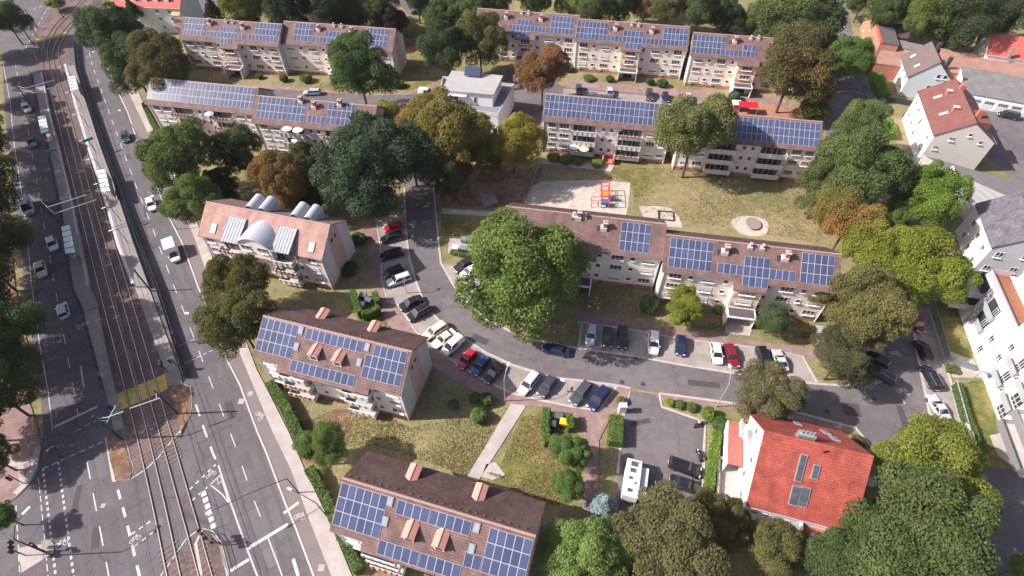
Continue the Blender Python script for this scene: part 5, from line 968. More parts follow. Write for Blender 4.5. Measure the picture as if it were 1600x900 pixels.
# shrubs and hedges
M_HEDGE = mat('hedge_green', (.07,.11,.03), .9, .3, 2.2, fine=.35)
def shrub(px, py, r, h, col, label, kind='shrub', grp='garden shrubs'):
    rm = r*mpp(px, py, h/2); c = at(px, py, h/2); root = empty('shrub', (c.x,c.y,0), 0, label, 'shrub', grp); global tr_i; tr_i += 1
    cr = link('foliage', CR[kind][tr_i % 2], root, (0,0,h/2)); cr.scale = (rm,rm,h/2); cr.rotation_euler = (0,0,tr_i*1.3); cr.color = (*col,0)
    b = MB(); b.tube((0,0,0),(0,0,h*.6),.06,M_WOOD,.03,6); b.build('stem', root); return root
for a in [(1015,474,17,3,(.06,.10,.045),'round shrub left of the small yellow-green tree'),(1125,483,9,1.2,YG,'tiny bright shrub by the entrance porch'),(748,650,14,2.2,(.09,.14,.04),'lit oval clipped shrub by the diagonal path'),(760,624,12,2,(.07,.11,.04),'clipped shrub above the oval one in the block shadow'),
 (742,622,10,1.8,(.07,.11,.04),'dark clipped shrub left of its clipped neighbour'),(708,632,9,1.5,(.10,.12,.06),'shrub with pale blossoms alone in the shadowed lawn'),(1107,647,12,2.3,(.10,.15,.035),'round yellow-green shrub at the car park corner'),(1125,662,13,2,(.06,.10,.035),'dark shrub right of the round yellow-green one'),
 (1047,629,7,1.2,YG,'small yellowish shrub at the car park entrance, left end of the bed'),(1062,632,8,1.3,(.08,.12,.04),'green shrub second from the left in the car park bed'),(1080,636,9,1.2,(.08,.12,.035),'low green shrub at the right end of the car park bed'),(970,626,8,1.2,(.12,.13,.035),'small yellow shrub above the thick hedge'),
 (865,245,11,1.6,(.10,.15,.04),'green shrub row start below the balcony block'),(885,249,12,1.5,(.09,.13,.04),'green shrub in the middle of the bed below the balcony block'),(903,252,9,1.3,(.09,.13,.04),'green shrub at the right end of the bed below the balconies'),(933,255,10,1.6,(.11,.17,.04),'bright round shrub left of the brick cellar steps'),
 (1016,127,7,2,(.05,.08,.03),'ball shaped clipped shrub by the middle entrance, left'),(1035,130,9,2,(.05,.08,.03),'ball shaped clipped shrub by the middle entrance, right'),(1147,150,9,2.4,(.06,.10,.06),'blue-green ball shrub at the end of the bays'),(953,123,7,1.6,(.06,.09,.03),'shrub left of the middle entrance porch'),(920,122,10,1.2,(.07,.11,.035),'long low shrub under the block windows'),(889,107,8,1.6,(.06,.10,.03),'small shrub at the corner of the block step'),
 (478,122,10,2,(.07,.12,.035),'round shrub in front of the upper left block, right of two'),(443,122,7,1.8,(.07,.10,.035),'round shrub in front of the upper left block, left of two'),(405,119,6,1.3,(.07,.10,.03),'tiny shrub by the left lawn of the upper block'),(622,131,10,1.8,(.08,.12,.04),'shrub at the corner below the big green tree'),
 (560,373,13,2,(.06,.09,.03),'shrub beside the pink gable, near the black cars'),(545,420,14,2,(.045,.07,.03),'dark shrub at the foot of the pink gable'),(1258,522,6,1,(.10,.13,.04),'tiny shrub alone in front of the block end'),(466,665,9,1.4,(.07,.10,.035),'shrub at the avenue hedge near the light green tree'),
 (1510,442,20,2.5,(.06,.09,.03),'dark bushes behind the glass balconies'),(1530,436,14,2.4,(.08,.10,.04),'flowering bushes under the slate house wall'),(1225,832,12,2,(.06,.09,.03),'shrub below the white wall of the red roofed house'),(1150,800,22,3,(.13,.15,.03),'yellowish bush beside the paved terrace'),(1340,690,12,1.5,(.08,.08,.03),'brownish shrub behind the red roof on the street side'),
 (1290,172,9,2,(.07,.10,.03),'shrub on the red play surface'),(1095,118,8,1.4,(.06,.09,.03),'shrub under the right part of the longest block'),(1420,182,10,1.2,YG,'small shrubs at the foot of the pale blue gable')]: shrub(*a)
def hedge(pts, w, h, label, col=None, z0=0):
    P = [at(x, y, h) for x, y in pts]; o = P[0]; root = empty('hedge', (o.x,o.y,0), 0, label, 'hedge', 'clipped hedges'); b = MB(); b.strip([(p.x-o.x, p.y-o.y) for p in P], w-.1, 0, M_HEDGE, h-.05); b.build('core', root)
    rg = np.random.default_rng(len(pts)+int(pts[0][0])); Q = []
    for p, q in zip(P, P[1:]):
        L = (q-p).length; n = int(L*(w+2*h)*42); d = (q-p)/L; nn = Vector((-d.y,d.x,0))
        for _ in range(n):
            t = rg.random()*(w+2*h)-h; s = rg.random()*L
            off, z = (t, h) if 0 <= t <= w else ((0, h+t) if t < 0 else (w, h-(t-w)))
            v = p+d*s+nn*(off-w/2); Q.append((v.x-o.x, v.y-o.y, z))
    Q = np.array(Q); m = len(Q); Q += rg.normal(size=(m,3))*.05; nr = rg.normal(size=(m,3))+[0,0,.6]; nr /= np.linalg.norm(nr,axis=1)[:,None]; t = np.cross(nr, rg.normal(size=(m,3))); t /= np.linalg.norm(t,axis=1)[:,None]; q = np.cross(nr,t); s = .13*rg.uniform(.6,1.3,m)[:,None]
    V = np.stack([Q-t*s, Q-q*s*.7, Q+t*s, Q+q*s*.7], 1); me = bpy.data.meshes.new('foliage'); me.from_pydata([tuple(v) for v in V.reshape(-1,3)], [], [tuple(range(4*i,4*i+4)) for i in range(m)]); me.materials.append(LEAF)
    f = link('foliage', me, root); f.color = (*(col or (.065,.10,.03)), 0); return root
hedge([(420,595),(445,635),(463,672),(475,700)], 1.5, 1.6, 'long clipped hedge along the avenue pavement beside the panelled block')
hedge([(482,730),(505,770),(522,810),(540,850),(560,890)], 1.3, 1.6, 'long clipped hedge along the avenue pavement at the bottom block')
hedge([(224,160),(236,188),(250,212)], 1.0, 1.3, 'thin hedge by the pavement beside the panel covered block')
hedge([(332,404),(342,420)], 1.0, 1.2, 'short hedge at the foot of the pink block')
hedge([(964,648),(963,662),(962,690)], 2.0, 1.9, 'thick rectangular hedge at the left side of the car park', (.10,.13,.035))
hedge([(1122,672),(1118,705),(1112,740),(1106,785)], 1.2, 1.4, 'bright green hedge between the car park and the paved terrace', (.13,.20,.03))
hedge([(1367,102),(1373,125),(1384,146)], 2.6, 1.8, 'bright clipped hedge by the white house, upper one', (.12,.22,.025))
hedge([(1387,184),(1391,196),(1393,208)], 2.4, 1.8, 'bright clipped hedge by the white house, lower one', (.13,.23,.025))
hedge([(1499,598),(1512,645),(1530,690),(1540,705)], 1.0, 1.3, 'hedge behind the glass fence by the modern house', (.06,.09,.03))
hedge([(1480,573),(1500,577)], 1.6, .6, 'low flowering bed by the modern house entrance', (.10,.10,.04))
hedge([(550,452),(555,470),(562,486)], .9, 2.2, 'leafy left side of the bin enclosure by the pink block', (.08,.14,.03)); hedge([(564,488),(577,486),(592,478)], .9, 2.2, 'leafy front of the bin enclosure by the pink block', (.08,.14,.03)); hedge([(590,470),(584,455)], .9, 2.2, 'leafy right side of the bin enclosure by the pink block', (.08,.14,.03))
hedge([(855,636),(852,660),(856,690)], 1.0, 1.9, 'leafy left side of the bin enclosure by the footpath', (.08,.13,.03)); hedge([(889,645),(893,668)], .9, 1.8, 'leafy right side of the bin enclosure by the footpath', (.08,.13,.03))
hedge([(704,391),(722,396),(742,399)], .8, .8, 'low hedge beside the grey bins at the street bend', (.11,.13,.04))
hedge([(915,240),(0,0)][:1]+[(925,243)], .1, .1, 'x') if False else None
# ================= vehicles =================
M_PAINT = objcol_mat('car_paint', .28, 0.0, .6); M_CGL = mat('car_glass', (.025,.03,.04), .06, .2, 2, spec=.6); M_TYRE = mat('tyre', (.02,.02,.02), .8); M_RIM = mat('rim', (.4,.4,.42), .35, metal=.8)
M_HEAD = mat('headlight', (.75,.77,.78), .15); M_TAIL = mat('taillight', (.40,.015,.015), .25); M_BLK = mat('black_trim', (.025,.025,.028), .6)
def loft(b, st, m):       # stations (x, halfwidth, zbelt, zlow)
    rings = []
    for x, hw, zb, zl in st:
        r = [(hw*.84,zl),(hw,zl+.16),(hw*1.0,zb-.22),(hw*.94,zb-.03),(hw*.6,zb+.02),(-hw*.6,zb+.02),(-hw*.94,zb-.03),(-hw,zb-.22),(-hw,zl+.16),(-hw*.84,zl)]
        rings.append([(x, y, z) for y, z in r])
    k = len(b.v); n = 10; i0 = b.mi(m)
    for r in rings: b.v += r
    for j in range(len(rings)-1):
        for i in range(n): i2 = (i+1) % n; b.f.append((k+j*n+i, k+j*n+i2, k+(j+1)*n+i2, k+(j+1)*n+i)); b.m.append(i0)
    b.f.append(tuple(range(k, k+n))); b.m.append(i0); b.f.append(tuple(range(k+len(rings)*n-1, k+(len(rings)-1)*n-1, -1))); b.m.append(i0)
CARS = {}
def car_parts(kind):
    if kind in CARS: return CARS[kind]
    D = dict(hatch=(4.0,.87,1.46,.90,.95,-1.88,.25,-1.60), sedan=(4.55,.89,1.43,.90,1.0,-1.65,.30,-1.05), estate=(4.65,.89,1.46,.92,1.1,-2.22,.40,-2.0), suv=(4.5,.92,1.68,1.02,1.05,-2.12,.40,-1.85), coupe=(4.3,.89,1.34,.86,.8,-1.5,.05,-.75), minivan=(4.4,.90,1.72,1.0,1.35,-2.1,.6,-1.95), van=(5.2,.98,2.25,1.15,1.95,-2.5,1.15,-2.45))[kind]
    L, hw, H, zb, a, c, ra, rc = D; h = L/2; P = {}
    b = MB(); loft(b, [(-h,hw*.78,zb-.12,.36),(-h+.1,hw*.93,zb-.02,.26),(-h+.5,hw,zb,.22),(c+.5,hw,zb+.01,.22),(a-.1,hw,zb-.0,.22),(h-.75,hw*.985,zb-.10,.22),(h-.25,hw*.90,zb-.19,.24),(h-.04,hw*.74,zb-.32,.30)], M_PAINT)
    wb, wr = hw*.90, hw*.70; e = .035
    # roof skin and pillars
    b.hexa([(rc-.06,-wr-e,H-.05),(ra+.06,-wr-e,H-.05),(ra+.06,wr+e,H-.05),(rc-.06,wr+e,H-.05),(rc+.08,-wr*.9,H+.012),(ra-.08,-wr*.9,H+.012),(ra-.08,wr*.9,H+.012),(rc+.08,wr*.9,H+.012)], M_PAINT)
    for s in (-1, 1):
        for (x0, x1) in ((a, ra), ((a+c)/2+.05, (ra+rc)/2+.05), (c, rc)):
            b.hexa([(x0-.05,s*wb-.03,zb-.02),(x0+.05,s*wb-.03,zb-.02),(x0+.05,s*wb+.03,zb-.02),(x0-.05,s*wb+.03,zb-.02),(x1-.05,s*wr-.03,H-.04),(x1+.05,s*wr-.03,H-.04),(x1+.05,s*wr+.03,H-.04),(x1-.05,s*wr+.03,H-.04)], M_PAINT)
        if kind in ('minivan', 'van'):
            x0, x1 = ((a+c)/2-.1, (ra+rc)/2-.1); b.hexa([(c-.02,s*wb-.02,zb-.02),(x0,s*wb-.02,zb-.02),(x0,s*wb+.02,zb-.02),(c-.02,s*wb+.02,zb-.02),(rc-.02,s*wr-.02,H-.04),(x1,s*wr-.02,H-.04),(x1,s*wr+.02,H-.04),(rc-.02,s*wr+.02,H-.04)], M_PAINT)
    if kind in ('minivan', 'van'): b.hexa([(c-.05,-wb,zb),(c+.02,-wb,zb),(c+.02,wb,zb),(c-.05,wb,zb),(rc-.05,-wr,H-.04),(rc+.02,-wr,H-.04),(rc+.02,wr,H-.04),(rc-.05,wr,H-.04)], M_PAINT)
    P['body'] = b.mesh('body')
    b = MB(); b.hexa([(c,-wb,zb-.03),(a,-wb,zb-.03),(a,wb,zb-.03),(c,wb,zb-.03),(rc,-wr,H-.03),(ra,-wr,H-.03),(ra,wr,H-.03),(rc,wr,H-.03)], M_CGL); P['windows'] = b.mesh('windows')
    b = MB(); b.tube((0,-.10,0),(0,.10,0), .33, M_TYRE, n=16); P['wheel'] = b.mesh('wheel'); b = MB(); b.tube((0,-.115,0),(0,.115,0), .2, M_RIM, n=10); P['rim'] = b.mesh('rim')
    b = MB(); b.box(-.13,.08,-.2,.2,-.07,.07,M_HEAD); P['headlight'] = b.mesh('headlight'); b = MB(); b.box(-.05,.08,-.16,.16,-.09,.09,M_TAIL); P['taillight'] = b.mesh('taillight')
    b = MB(); b.box(-.09,.09,-.1,.1,-.06,.08,M_PAINT); P['mirror'] = b.mesh('mirror')
    CARS[kind] = (P, D); return CARS[kind]
def car(kind, pr, pf, col, label, cat='car', grp='parked cars', z=0.035, extra=None, name=None):
    P, D = car_parts(kind); L, hw, H, zb, a, c, ra, rc = D; h = L/2
    g0, g1 = at(*pr, .6), at(*pf, .6); m = (g0+g1)/2; ang = math.atan2((g1-g0).y, (g1-g0).x)
    nm = name or ('parked_car' if grp == 'parked cars' else 'car'); r = empty(nm, (m.x, m.y, z), ang, label, cat, grp)
    def pt(n, me, loc, par=r): o = link(n, me, par, loc); o.color = (*col, 1); return o
    pt('body', P['body'], (0,0,0)); pt('windows', P['windows'], (0,0,0))
    for x in (h-.82, -h+.82):
        for s in (-1, 1): w_ = pt('wheel', P['wheel'], (x, s*(hw-.09), .33)); pt('rim', P['rim'], (0,0,0), w_)
    for s in (-1, 1):
        pt('headlight', P['headlight'], (h-.2, s*hw*.62, zb-.27)); pt('taillight', P['taillight'], (-h+.04, s*hw*.72, zb-.18)); pt('mirror', P['mirror'], (a-.25, s*(hw+.07), zb+.06))
    for x in (h+.0, -h-.0): b = MB(); b.box(x-.03,x+.03,-.26,.26,.42,.54,M_WHITEP); b.build('number_plate', r)
    b = MB(); b.box(h-.05,h+.0,-hw*.45,hw*.45,.56,zb-.36,M_BLK); b.build('grille', r)
    if extra == 'rails':
        b = MB(); [b.tube((rc+.1,s*wr_,H+.05),(ra-.05,s*wr_,H+.05),.025,M_METAL,n=5) for s, wr_ in ((-1,hw*.62),(1,hw*.62))]; b.build('roof_rails', r)
    return r
RED=(.42,.012,.025); DRED=(.20,.012,.02); BLK=(.012,.013,.016); WHT=(.74,.74,.74); CRM=(.66,.61,.50); SIL=(.50,.52,.54); GRY=(.10,.10,.115); BLU=(.02,.06,.19); DBL=(.015,.022,.07); TEAL=(.02,.07,.08); ICE=(.38,.46,.52)
for a in [
 ('hatch',(629,352),(600,359),RED,'red hatchback in the tree shade, topmost of the cars by the pink gable'),
 ('estate',(631,366),(592,377),BLK,'black estate with bright headlamp, just below the shaded red hatchback'),
 ('estate',(629,393),(593,403),BLK,'black estate between the paved gap and the dark hatchback, left bays'),
 ('hatch',(629,419),(598,431),(.02,.018,.022),'very dark hatchback beside the silver estate'),
 ('estate',(643,430),(603,444),(.60,.62,.66),'silver white estate with roof rails in the left bays','rails'),
 ('sedan',(659,466),(624,482),BLK,'black saloon, upper one of the two below the silver estate'),
 ('estate',(674,478),(634,500),BLK,'black estate, lower one of the two black cars left of the bend','rails'),
 ('estate',(697,506),(662,529),CRM,'cream estate taxi nearest the panelled block corner'),
 ('sedan',(713,516),(675,543),CRM,'cream saloon taxi between the cream estate and the white van'),
 ('hatch',(741,549),(717,575),RED,'bright red small car next to the white van'),
 ('hatch',(762,558),(738,586),BLU,'blue hatchback right of the bright red small car'),
 ('coupe',(783,569),(758,597),BLK,'black cabriolet with folded dark roof beside the blue hatchback'),
 ('estate',(838,584),(814,614),SIL,'silver estate in the lower bays beside a dark grey car'),
 ('hatch',(866,588),(842,621),(.05,.05,.065),'dark grey hatchback right of the silver estate'),
 ('estate',(921,597),(892,633),(.06,.065,.08),'grey-blue estate with roof rails, left of the navy one','rails'),
 ('estate',(948,606),(921,639),DBL,'navy estate, last in the lower bays before the car park entrance'),
 ('hatch',(926,508),(921,539),ICE,'light blue-silver small car at the left end of the upper bays'),
 ('hatch',(950,510),(949,546),(.018,.022,.03),'black hatchback between the light silver car and a brownish black one'),
 ('suv',(973,512),(972,545),(.03,.02,.022),'brownish black people carrier, third from the left in the upper bays'),
 ('suv',(1022,518),(1020,556),WHT,'tall white car standing alone in the upper bays'),
 ('hatch',(1064,524),(1063,557),DBL,'dark blue hatchback standing alone in the upper bays'),
 ('hatch',(1117,538),(1122,568),WHT,'white hatchback beside the dark red saloon'),
 ('sedan',(1138,540),(1148,572),DRED,'dark red saloon beside the white hatchback'),
 ('estate',(1188,545),(1199,578),BLK,'black estate beside the silver coupe'),
 ('coupe',(1224,578),(1213,548),(.46,.48,.48),'silver coupe at the right end of the upper bays'),
 ('sedan',(889,551),(848,542),DBL,'dark blue saloon parked along the kerb under the biggest tree'),
 ('suv',(741,407),(709,424),(.03,.02,.025),'black people carrier half under the biggest tree'),
 ('hatch',(751,416),(718,433),SIL,'silver car mostly hidden under the biggest tree'),
 ('hatch',(1386,573),(1356,552),BLK,'black car under the low dark corner tree'),
 ('estate',(1396,596),(1356,574),(.05,.06,.075),'dark estate with silver roof rails beside the low dark tree','rails'),
 ('hatch',(1427,490),(1440,520),DRED,'dark red hatchback, topmost on the street by the modern house'),
 ('hatch',(1450,562),(1434,531),BLK,'black hatchback below the dark red one, by the glass fence'),
 ('estate',(1464,607),(1445,573),BLK,'black estate with silver rails above the silver coupe','rails'),
 ('coupe',(1476,652),(1455,619),(.46,.47,.52),'silver-lilac coupe above the half hidden red car'),
 ('hatch',(1483,684),(1468,660),RED,'bright red car half hidden by the yellow-green tree'),
 ('estate',(1045,721),(1096,740),BLK,'black estate, upper one of two in the car park'),
 ('sedan',(1043,748),(1101,768),(.015,.017,.022),'black saloon, lower one of two in the car park'),
 ('estate',(504,144),(471,145),ICE,'silver estate on the side street behind the panel covered block'),
 ('hatch',(807,122),(806,140),ICE,'pale blue car beside the rust brown tree'),
 ('hatch',(904,132),(906,149),(.05,.07,.07),'dark green car, first in the bays behind the balcony block'),
 ('hatch',(952,137),(954,154),SIL,'silver car in the bays behind the balcony block'),
 ('suv',(1014,141),(1016,158),(.04,.05,.05),'dark car third in the bays behind the balcony block'),
 ('hatch',(1039,145),(1041,161),DBL,'navy car fourth in the bays behind the balcony block'),
 ('hatch',(1074,147),(1078,163),SIL,'silver car half hidden by the grey-green tree'),
 ('suv',(1119,152),(1125,167),(.02,.02,.02),'black car at the right end of the bays behind the balcony block'),
 ('suv',(1297,3),(1299,21),ICE,'pale blue van-like car at the top of the side street'),
 ('hatch',(1309,-6),(1311,6),SIL,'silver car cut by the top edge on the side street'),
 ('hatch',(1316,24),(1314,9),BLK,'black car at the top of the side street'),
 ('minivan',(1592,184),(1559,177),(.02,.02,.025),'black van in the yard in front of the garage doors'),
 ('hatch',(1378,152),(1373,172),(.04,.045,.05),'dark small car at the lane by the clipped hedges'),
 ('sedan',(692,24),(668,20),ICE,'pale saloon in the rear car park at the top'),
 ('hatch',(660,20),(642,18),BLK,'black car in the rear car park at the top'),
 ('hatch',(612,22),(630,25),SIL,'silver car among the trees at the top'),
 ('hatch',(780,8),(782,-6),SIL,'silver car behind the left end of the longest block'),
 ]: car(*a[:5], extra=a[5] if len(a) > 5 else None)
car('minivan',(723,526),(692,554),WHT,'small white delivery van between the cream saloon and the red car','van')
car('minivan',(652,143),(681,147),WHT,'small white van on the side street beside the dark red play surface','van')
for a in [
 ('hatch',(194,206),(198,223),(.02,.035,.04),'dark green car alone on the right carriageway near the top'),
 ('hatch',(233,308),(240,332),WHT,'white car beside the lighter green tree on the right carriageway'),
 ('hatch',(38,160),(46,178),(.66,.70,.64),'white car on the left carriageway, highest in the picture'),
 ('sedan',(49,212),(53,232),TEAL,'dark teal car in the tree shadow on the left carriageway'),
 ('hatch',(79,370),(86,393),WHT,'white car beside the lower left platform shelter'),
 ('sedan',(60,408),(68,434),(.62,.63,.62),'white saloon behind the car beside the platform shelter'),
 ('hatch',(102,498),(96,472),(.60,.66,.72),'bluish white car in deep shade on the left carriageway'),
 ('hatch',(154,68),(158,80),WHT,'white car half under the trees near the top left')]: car(*a, grp='moving cars on the avenue')
car('van',(39,306),(49,342),(.50,.60,.68),'pale blue-white van on the shaded left carriageway','van','moving cars on the avenue')
# box van
r = car('minivan',(268,385),(276,410),WHT,'white box van on the right carriageway with a sharp shadow','van','moving cars on the avenue')
b = MB(); b.box(-2.9,.35,-1.0,1.0,.55,2.6,M_WHITEP); b.box(-2.8,.3,-.8,.8,.35,.55,M_BLK); b.build('cargo_box', r)
# camper van with awning
g0, g1 = at(982,780,1), at(990,722,1); m = (g0+g1)/2; r = empty('camper_van', (m.x,m.y,.035), math.atan2((g1-g0).y,(g1-g0).x), 'white camper van with roof hatches parked beside the blue spruce', 'camper van'); r.scale = (.86,.9,.9)
b = MB(); loft(b, [(1.9,1.02,1.2,.3),(2.6,1.0,1.1,.3),(3.2,.92,.95,.32),(3.4,.8,.8,.36)], M_WHITEP); b.build('cab', r)
b = MB(); b.prism_y([(-3.3,.45),(2.1,.45),(2.1,1.7),(3.0,2.0),(2.9,2.55),(2.2,2.85),(-3.1,2.85),(-3.3,2.6)], -1.12, 1.12, M_WHITEP); b.build('body', r)
b = MB(); b.hexa([(2.5,-.9,1.05),(3.1,-.85,1.0),(3.1,.85,1.0),(2.5,.9,1.05),(2.1,-.9,1.75),(2.5,-.85,1.75),(2.5,.85,1.75),(2.1,.9,1.75)], M_CGL); b.build('windscreen', r)
for x, y, w_ in ((2.0,0,.9),(.9,.1,.75),(-.4,.3,.5),(-1.1,-.5,.35),(-2.4,.2,.6)):
    b = MB(); b.box(x-w_/2,x+w_/2,y-w_*.6,y+w_*.6,2.85,2.95,M_METAL); b.box(x-w_/2+.08,x+w_/2-.08,y-w_*.5,y+w_*.5,2.951,2.96,M_GLD); b.build('roof_hatch', r)
for x in (2.4,-2.0):
    for s in (-1,1): b = MB(); b.tube((x,s*.8,.36),(x,s*1.04,.36),.36,M_TYRE,n=14); b.build('wheel', r)
for s in (-1,1): b = MB(); b.box(2.5,2.65,s*1.25-.1,s*1.25+.1,1.3,1.7,M_BLK); b.build('mirror', r)
pc = at(1001,752,1.8); tr = empty('trailer', (pc.x,pc.y,.035), math.atan2((g1-g0).y,(g1-g0).x), 'low white ribbed trailer box right beside the camper van', 'trailer')
b = MB(); b.box(-2.0,2.0,-.95,.95,.5,1.9,M_WHITEP); [b.box(-2.02,2.02,-.9+i*.22,-.84+i*.22,1.901,1.94,M_PVF) for i in range(9)]; b.build('body', tr)
for s in (-1,1): b = MB(); b.tube((0,s*.8,.32),(0,s*.98,.32),.32,M_TYRE,n=12); b.build('wheel', tr)
def motorbike(px, py, ang, col, label):
    p = at(px, py, .5); r = empty('motorbike', (p.x,p.y,.035), ang, label, 'motorbike', 'motorbikes in the car park')
    for x in (-.65,.68): b = MB(); b.tube((x,-.06,.3),(x,.06,.3),.3,M_TYRE,n=14); b.build('wheel', r)
    b = MB(); b.ball((.15,0,.75),.42,.2,.22,M_PAINT); b.ball((-.05,0,.45),.35,.2,.22,M_BLK); o = b.build('body', r); o.color = (*col,1)
    b = MB(); b.box(-.75,-.05,-.15,.15,.78,.9,M_BLK); b.build('seat', r); b = MB(); b.tube((.45,-.38,1.0),(.45,.38,1.0),.03,M_BLK); b.tube((.45,0,1.0),(.68,0,.3),.04,M_METAL); b.build('handlebar', r)
    b = MB(); b.ball((.6,0,.85),.12,.12,.12,M_HEAD,8,6); b.build('headlight', r)
motorbike(1091,662,.6,(.5,.5,.52),'white and black motorbike at the top right of the car park'); motorbike(1092,711,1.7,(.03,.03,.035),'black motorbike just above the two black cars')
def bicycle(px, py, ang, col, label):
    p = at(px, py, .4); r = empty('bicycle', (p.x,p.y,.12), ang, label, 'bicycle', 'bicycles by the entrances')
    for x in (-.52,.52):
        b = MB(); [b.tube((x+.33*math.cos(i*PI/6),0,.34+.33*math.sin(i*PI/6)),(x+.33*math.cos((i+1)*PI/6),0,.34+.33*math.sin((i+1)*PI/6)),.025,M_TYRE,n=4) for i in range(12)]; b.build('wheel', r)
    b = MB(); [b.tube(p0,p1,.03,M_PAINT,n=5) for p0,p1 in (((-.52,0,.34),(-.2,0,.8)),((-.2,0,.8),(.38,0,.82)),((-.05,0,.32),(.38,0,.82)),((-.05,0,.32),(-.2,0,.85)),((.52,0,.34),(.36,0,.95)))]; b.build('frame', r).color = (*col,1)
    b = MB(); b.box(-.33,-.08,-.07,.07,.86,.92,M_BLK); b.build('saddle', r); b = MB(); b.tube((.34,-.28,.97),(.34,.28,.97),.02,M_METAL,n=5); b.build('handlebar', r)
bicycle(1112,507,.4,(.4,.4,.42),'silver bicycle in the rack left of the entrance porch'); bicycle(1119,509,.5,(.35,.36,.38),'grey bicycle next to the silver one in the rack'); bicycle(1130,510,1.2,(.5,.03,.03),'red bicycle nearest the entrance porch'); bicycle(770,742,-.4,(.03,.14,.06),'green bicycle lying by the diagonal path')
bicycle(1186,150,.3,(.3,.3,.3),'bicycle in the shade at the end of the longest block')

# ================= street furniture =================
M_LAMP = mat('lamp_post_grey', (.42,.43,.42), .5, .1, 2, metal=.3)
def lamp(px, py, h, arm, adir, label, grp='street lamps', m=None, head=.55):
    p = at(px, py, 0); r = empty('street_lamp', (p.x,p.y,0), adir, label, 'street lamp', grp); m = m or M_LAMP
    b = MB(); b.tube((0,0,0),(0,0,h*.8),.09,m,.07); b.tube((0,0,h*.8),(arm*.45,0,h*.95),.06,m,.05); b.tube((arm*.45,0,h*.95),(arm,0,h),.05,m,.045); b.build('pole', r)
    b = MB(); b.box(arm-.1,arm+head,-.14,.14,h-.06,h+.08,M_WHITEP); b.build('lamp_head', r); return r
lamp(789,627,8.0,1.6,1.2,'grey street lamp on the pink footpath above the diagonal path'); lamp(1119,636,8.5,1.8,1.5,'grey street lamp beside the car park corner')
lamp(636,458,4.2,.6,.9,'short street lamp in front of the silver white estate'); lamp(1303,572,6,.8,-2,'street lamp hidden beside the low dark corner tree')
lamp(886,612,2.6,.8,2.6,'small low post beside the lower bays'); lamp(1353,38,7,1.2,2,'pale street lamp at the top of the side street')
lamp(345,545,9,1.6,2.8,'white headed street lamp beside the leaning dark olive tree'); lamp(277,358,8,1.2,2.6,'street lamp at the bike line above the box van')
lamp(222,222,8,1.2,2.6,'street lamp at the bike line beside the dark green car'); lamp(178,128,8,1.2,2.6,'street lamp at the bike line near the top left')
lamp(467,770,6.5,9.2,-2.62,'mast with a long arm over the right carriageway at the stop line', m=M_DARKM); lamp(511,807,6.5,3.4,2.75,'mast with a short arm over the cycle path at the stop line', m=M_DARKM)
lamp(82,868,9,2.6,1.15,'tall dark lamp mast with curved arm on the lower left traffic island', m=M_DARKM, head=.9)
def signal(px, py, h, d, label, n=2):
    p = at(px, py, 0); r = empty('traffic_light', (p.x,p.y,.1), d, label, 'traffic light', 'traffic lights at the junction'); b = MB(); b.tube((0,0,0),(0,0,h),.07,M_DARKM); b.build('pole', r)
    for i in range(n):
        b = MB(); b.box(-.16+i*.05,.16+i*.05,-.5+i*.65,-.2+i*.65,h-1.0,h,M_DARKM)
        for k, c in enumerate(((.25,.02,.02),(.25,.15,.02),(.02,.18,.08))): b.tube((.16+i*.05,-.35+i*.65,h-.2-k*.3),(.22+i*.05,-.35+i*.65,h-.2-k*.3),.1,mat('lens%d' % k, c, .4),n=8)
        b.build('signal_head', r)
for a in [(41,868,3.4,.6,'traffic light left of the lower left traffic island',3),(72,862,3.2,1.2,'traffic light standing on the lower left traffic island',2),(38,756,3.2,0,'traffic light on the red paving by the curved kerb',1),(332,848,3.4,1,'traffic light on the rail island nose at the bottom',3),(346,852,3.0,-.5,'second traffic light behind the rail island nose',1),(264,583,3.2,.5,'traffic light at the right end of the yellow crossing',2),(281,577,3.2,-1,'traffic light beside the fence at the yellow crossing',1),(184,650,3.0,2,'traffic light at the left end of the yellow crossing',1),(102,717,3.4,2.6,'traffic light at the dotted line on the left carriageway',2),(285,535,3.2,0,'traffic light between the fence and the right carriageway',1)]: signal(*a)
tag_i = at(75,860,0); b = MB(); quadsheet(b, [(64,846),(70,842),(79,843),(84,850),(84,862),(79,870),(66,872)], .14, M_BAY, .12); tag(b.build('traffic_island'), kind='structure')
b = MB(); quadsheet(b, [(28,856),(66,850),(70,872),(34,895)], .04, M_PAVE, .03); tag(b.build('crossing_strip'), kind='structure')
b = MB(); [b.strip([at(x,y).to_2d() for x,y in pts], w_, .131, M_PAVE, zz) for pts, w_, zz in (([(60,698),(54,732),(40,757),(24,772)],.9,.138),([(33,726),(36,756)],.7,.142),([(-20,720),(31,725),(58,714)],.8,.146))]; tag(b.build('pale_kerb_strip'), kind='structure')
def mast(base, top, label, beams=()):
    p = at(*base, 0); d = CM.T @ np.array([(top[0]-800)/FPX,(top[1]-450)/FPX,1.]); t = (p.x*d[0]+p.y*d[1])/(d[0]**2+d[1]**2); h = max(6.0, min(9.5, CH+t*d[2]))
    r = empty('catenary_mast', (p.x,p.y,0), 0, label, 'mast', 'overhead line masts'); b = MB(); b.tube((0,0,0),(0,0,h),.16,M_DARKM,.12); b.build('pole', r)
    for (q0, q1, z) in beams:
        a, c = at(*q0, z)-p, at(*q1, z)-p; b = MB(); b.tube(tuple(a), tuple(c), .09, M_LAMP); pr = Vector((0,0,z)); 
        tt = max(0, min(1, (pr-a).dot(c-a)/(c-a).length_squared)); b.tube((0,0,z), tuple(a+(c-a)*tt), .05, M_LAMP); b.build('cross_arm', r)
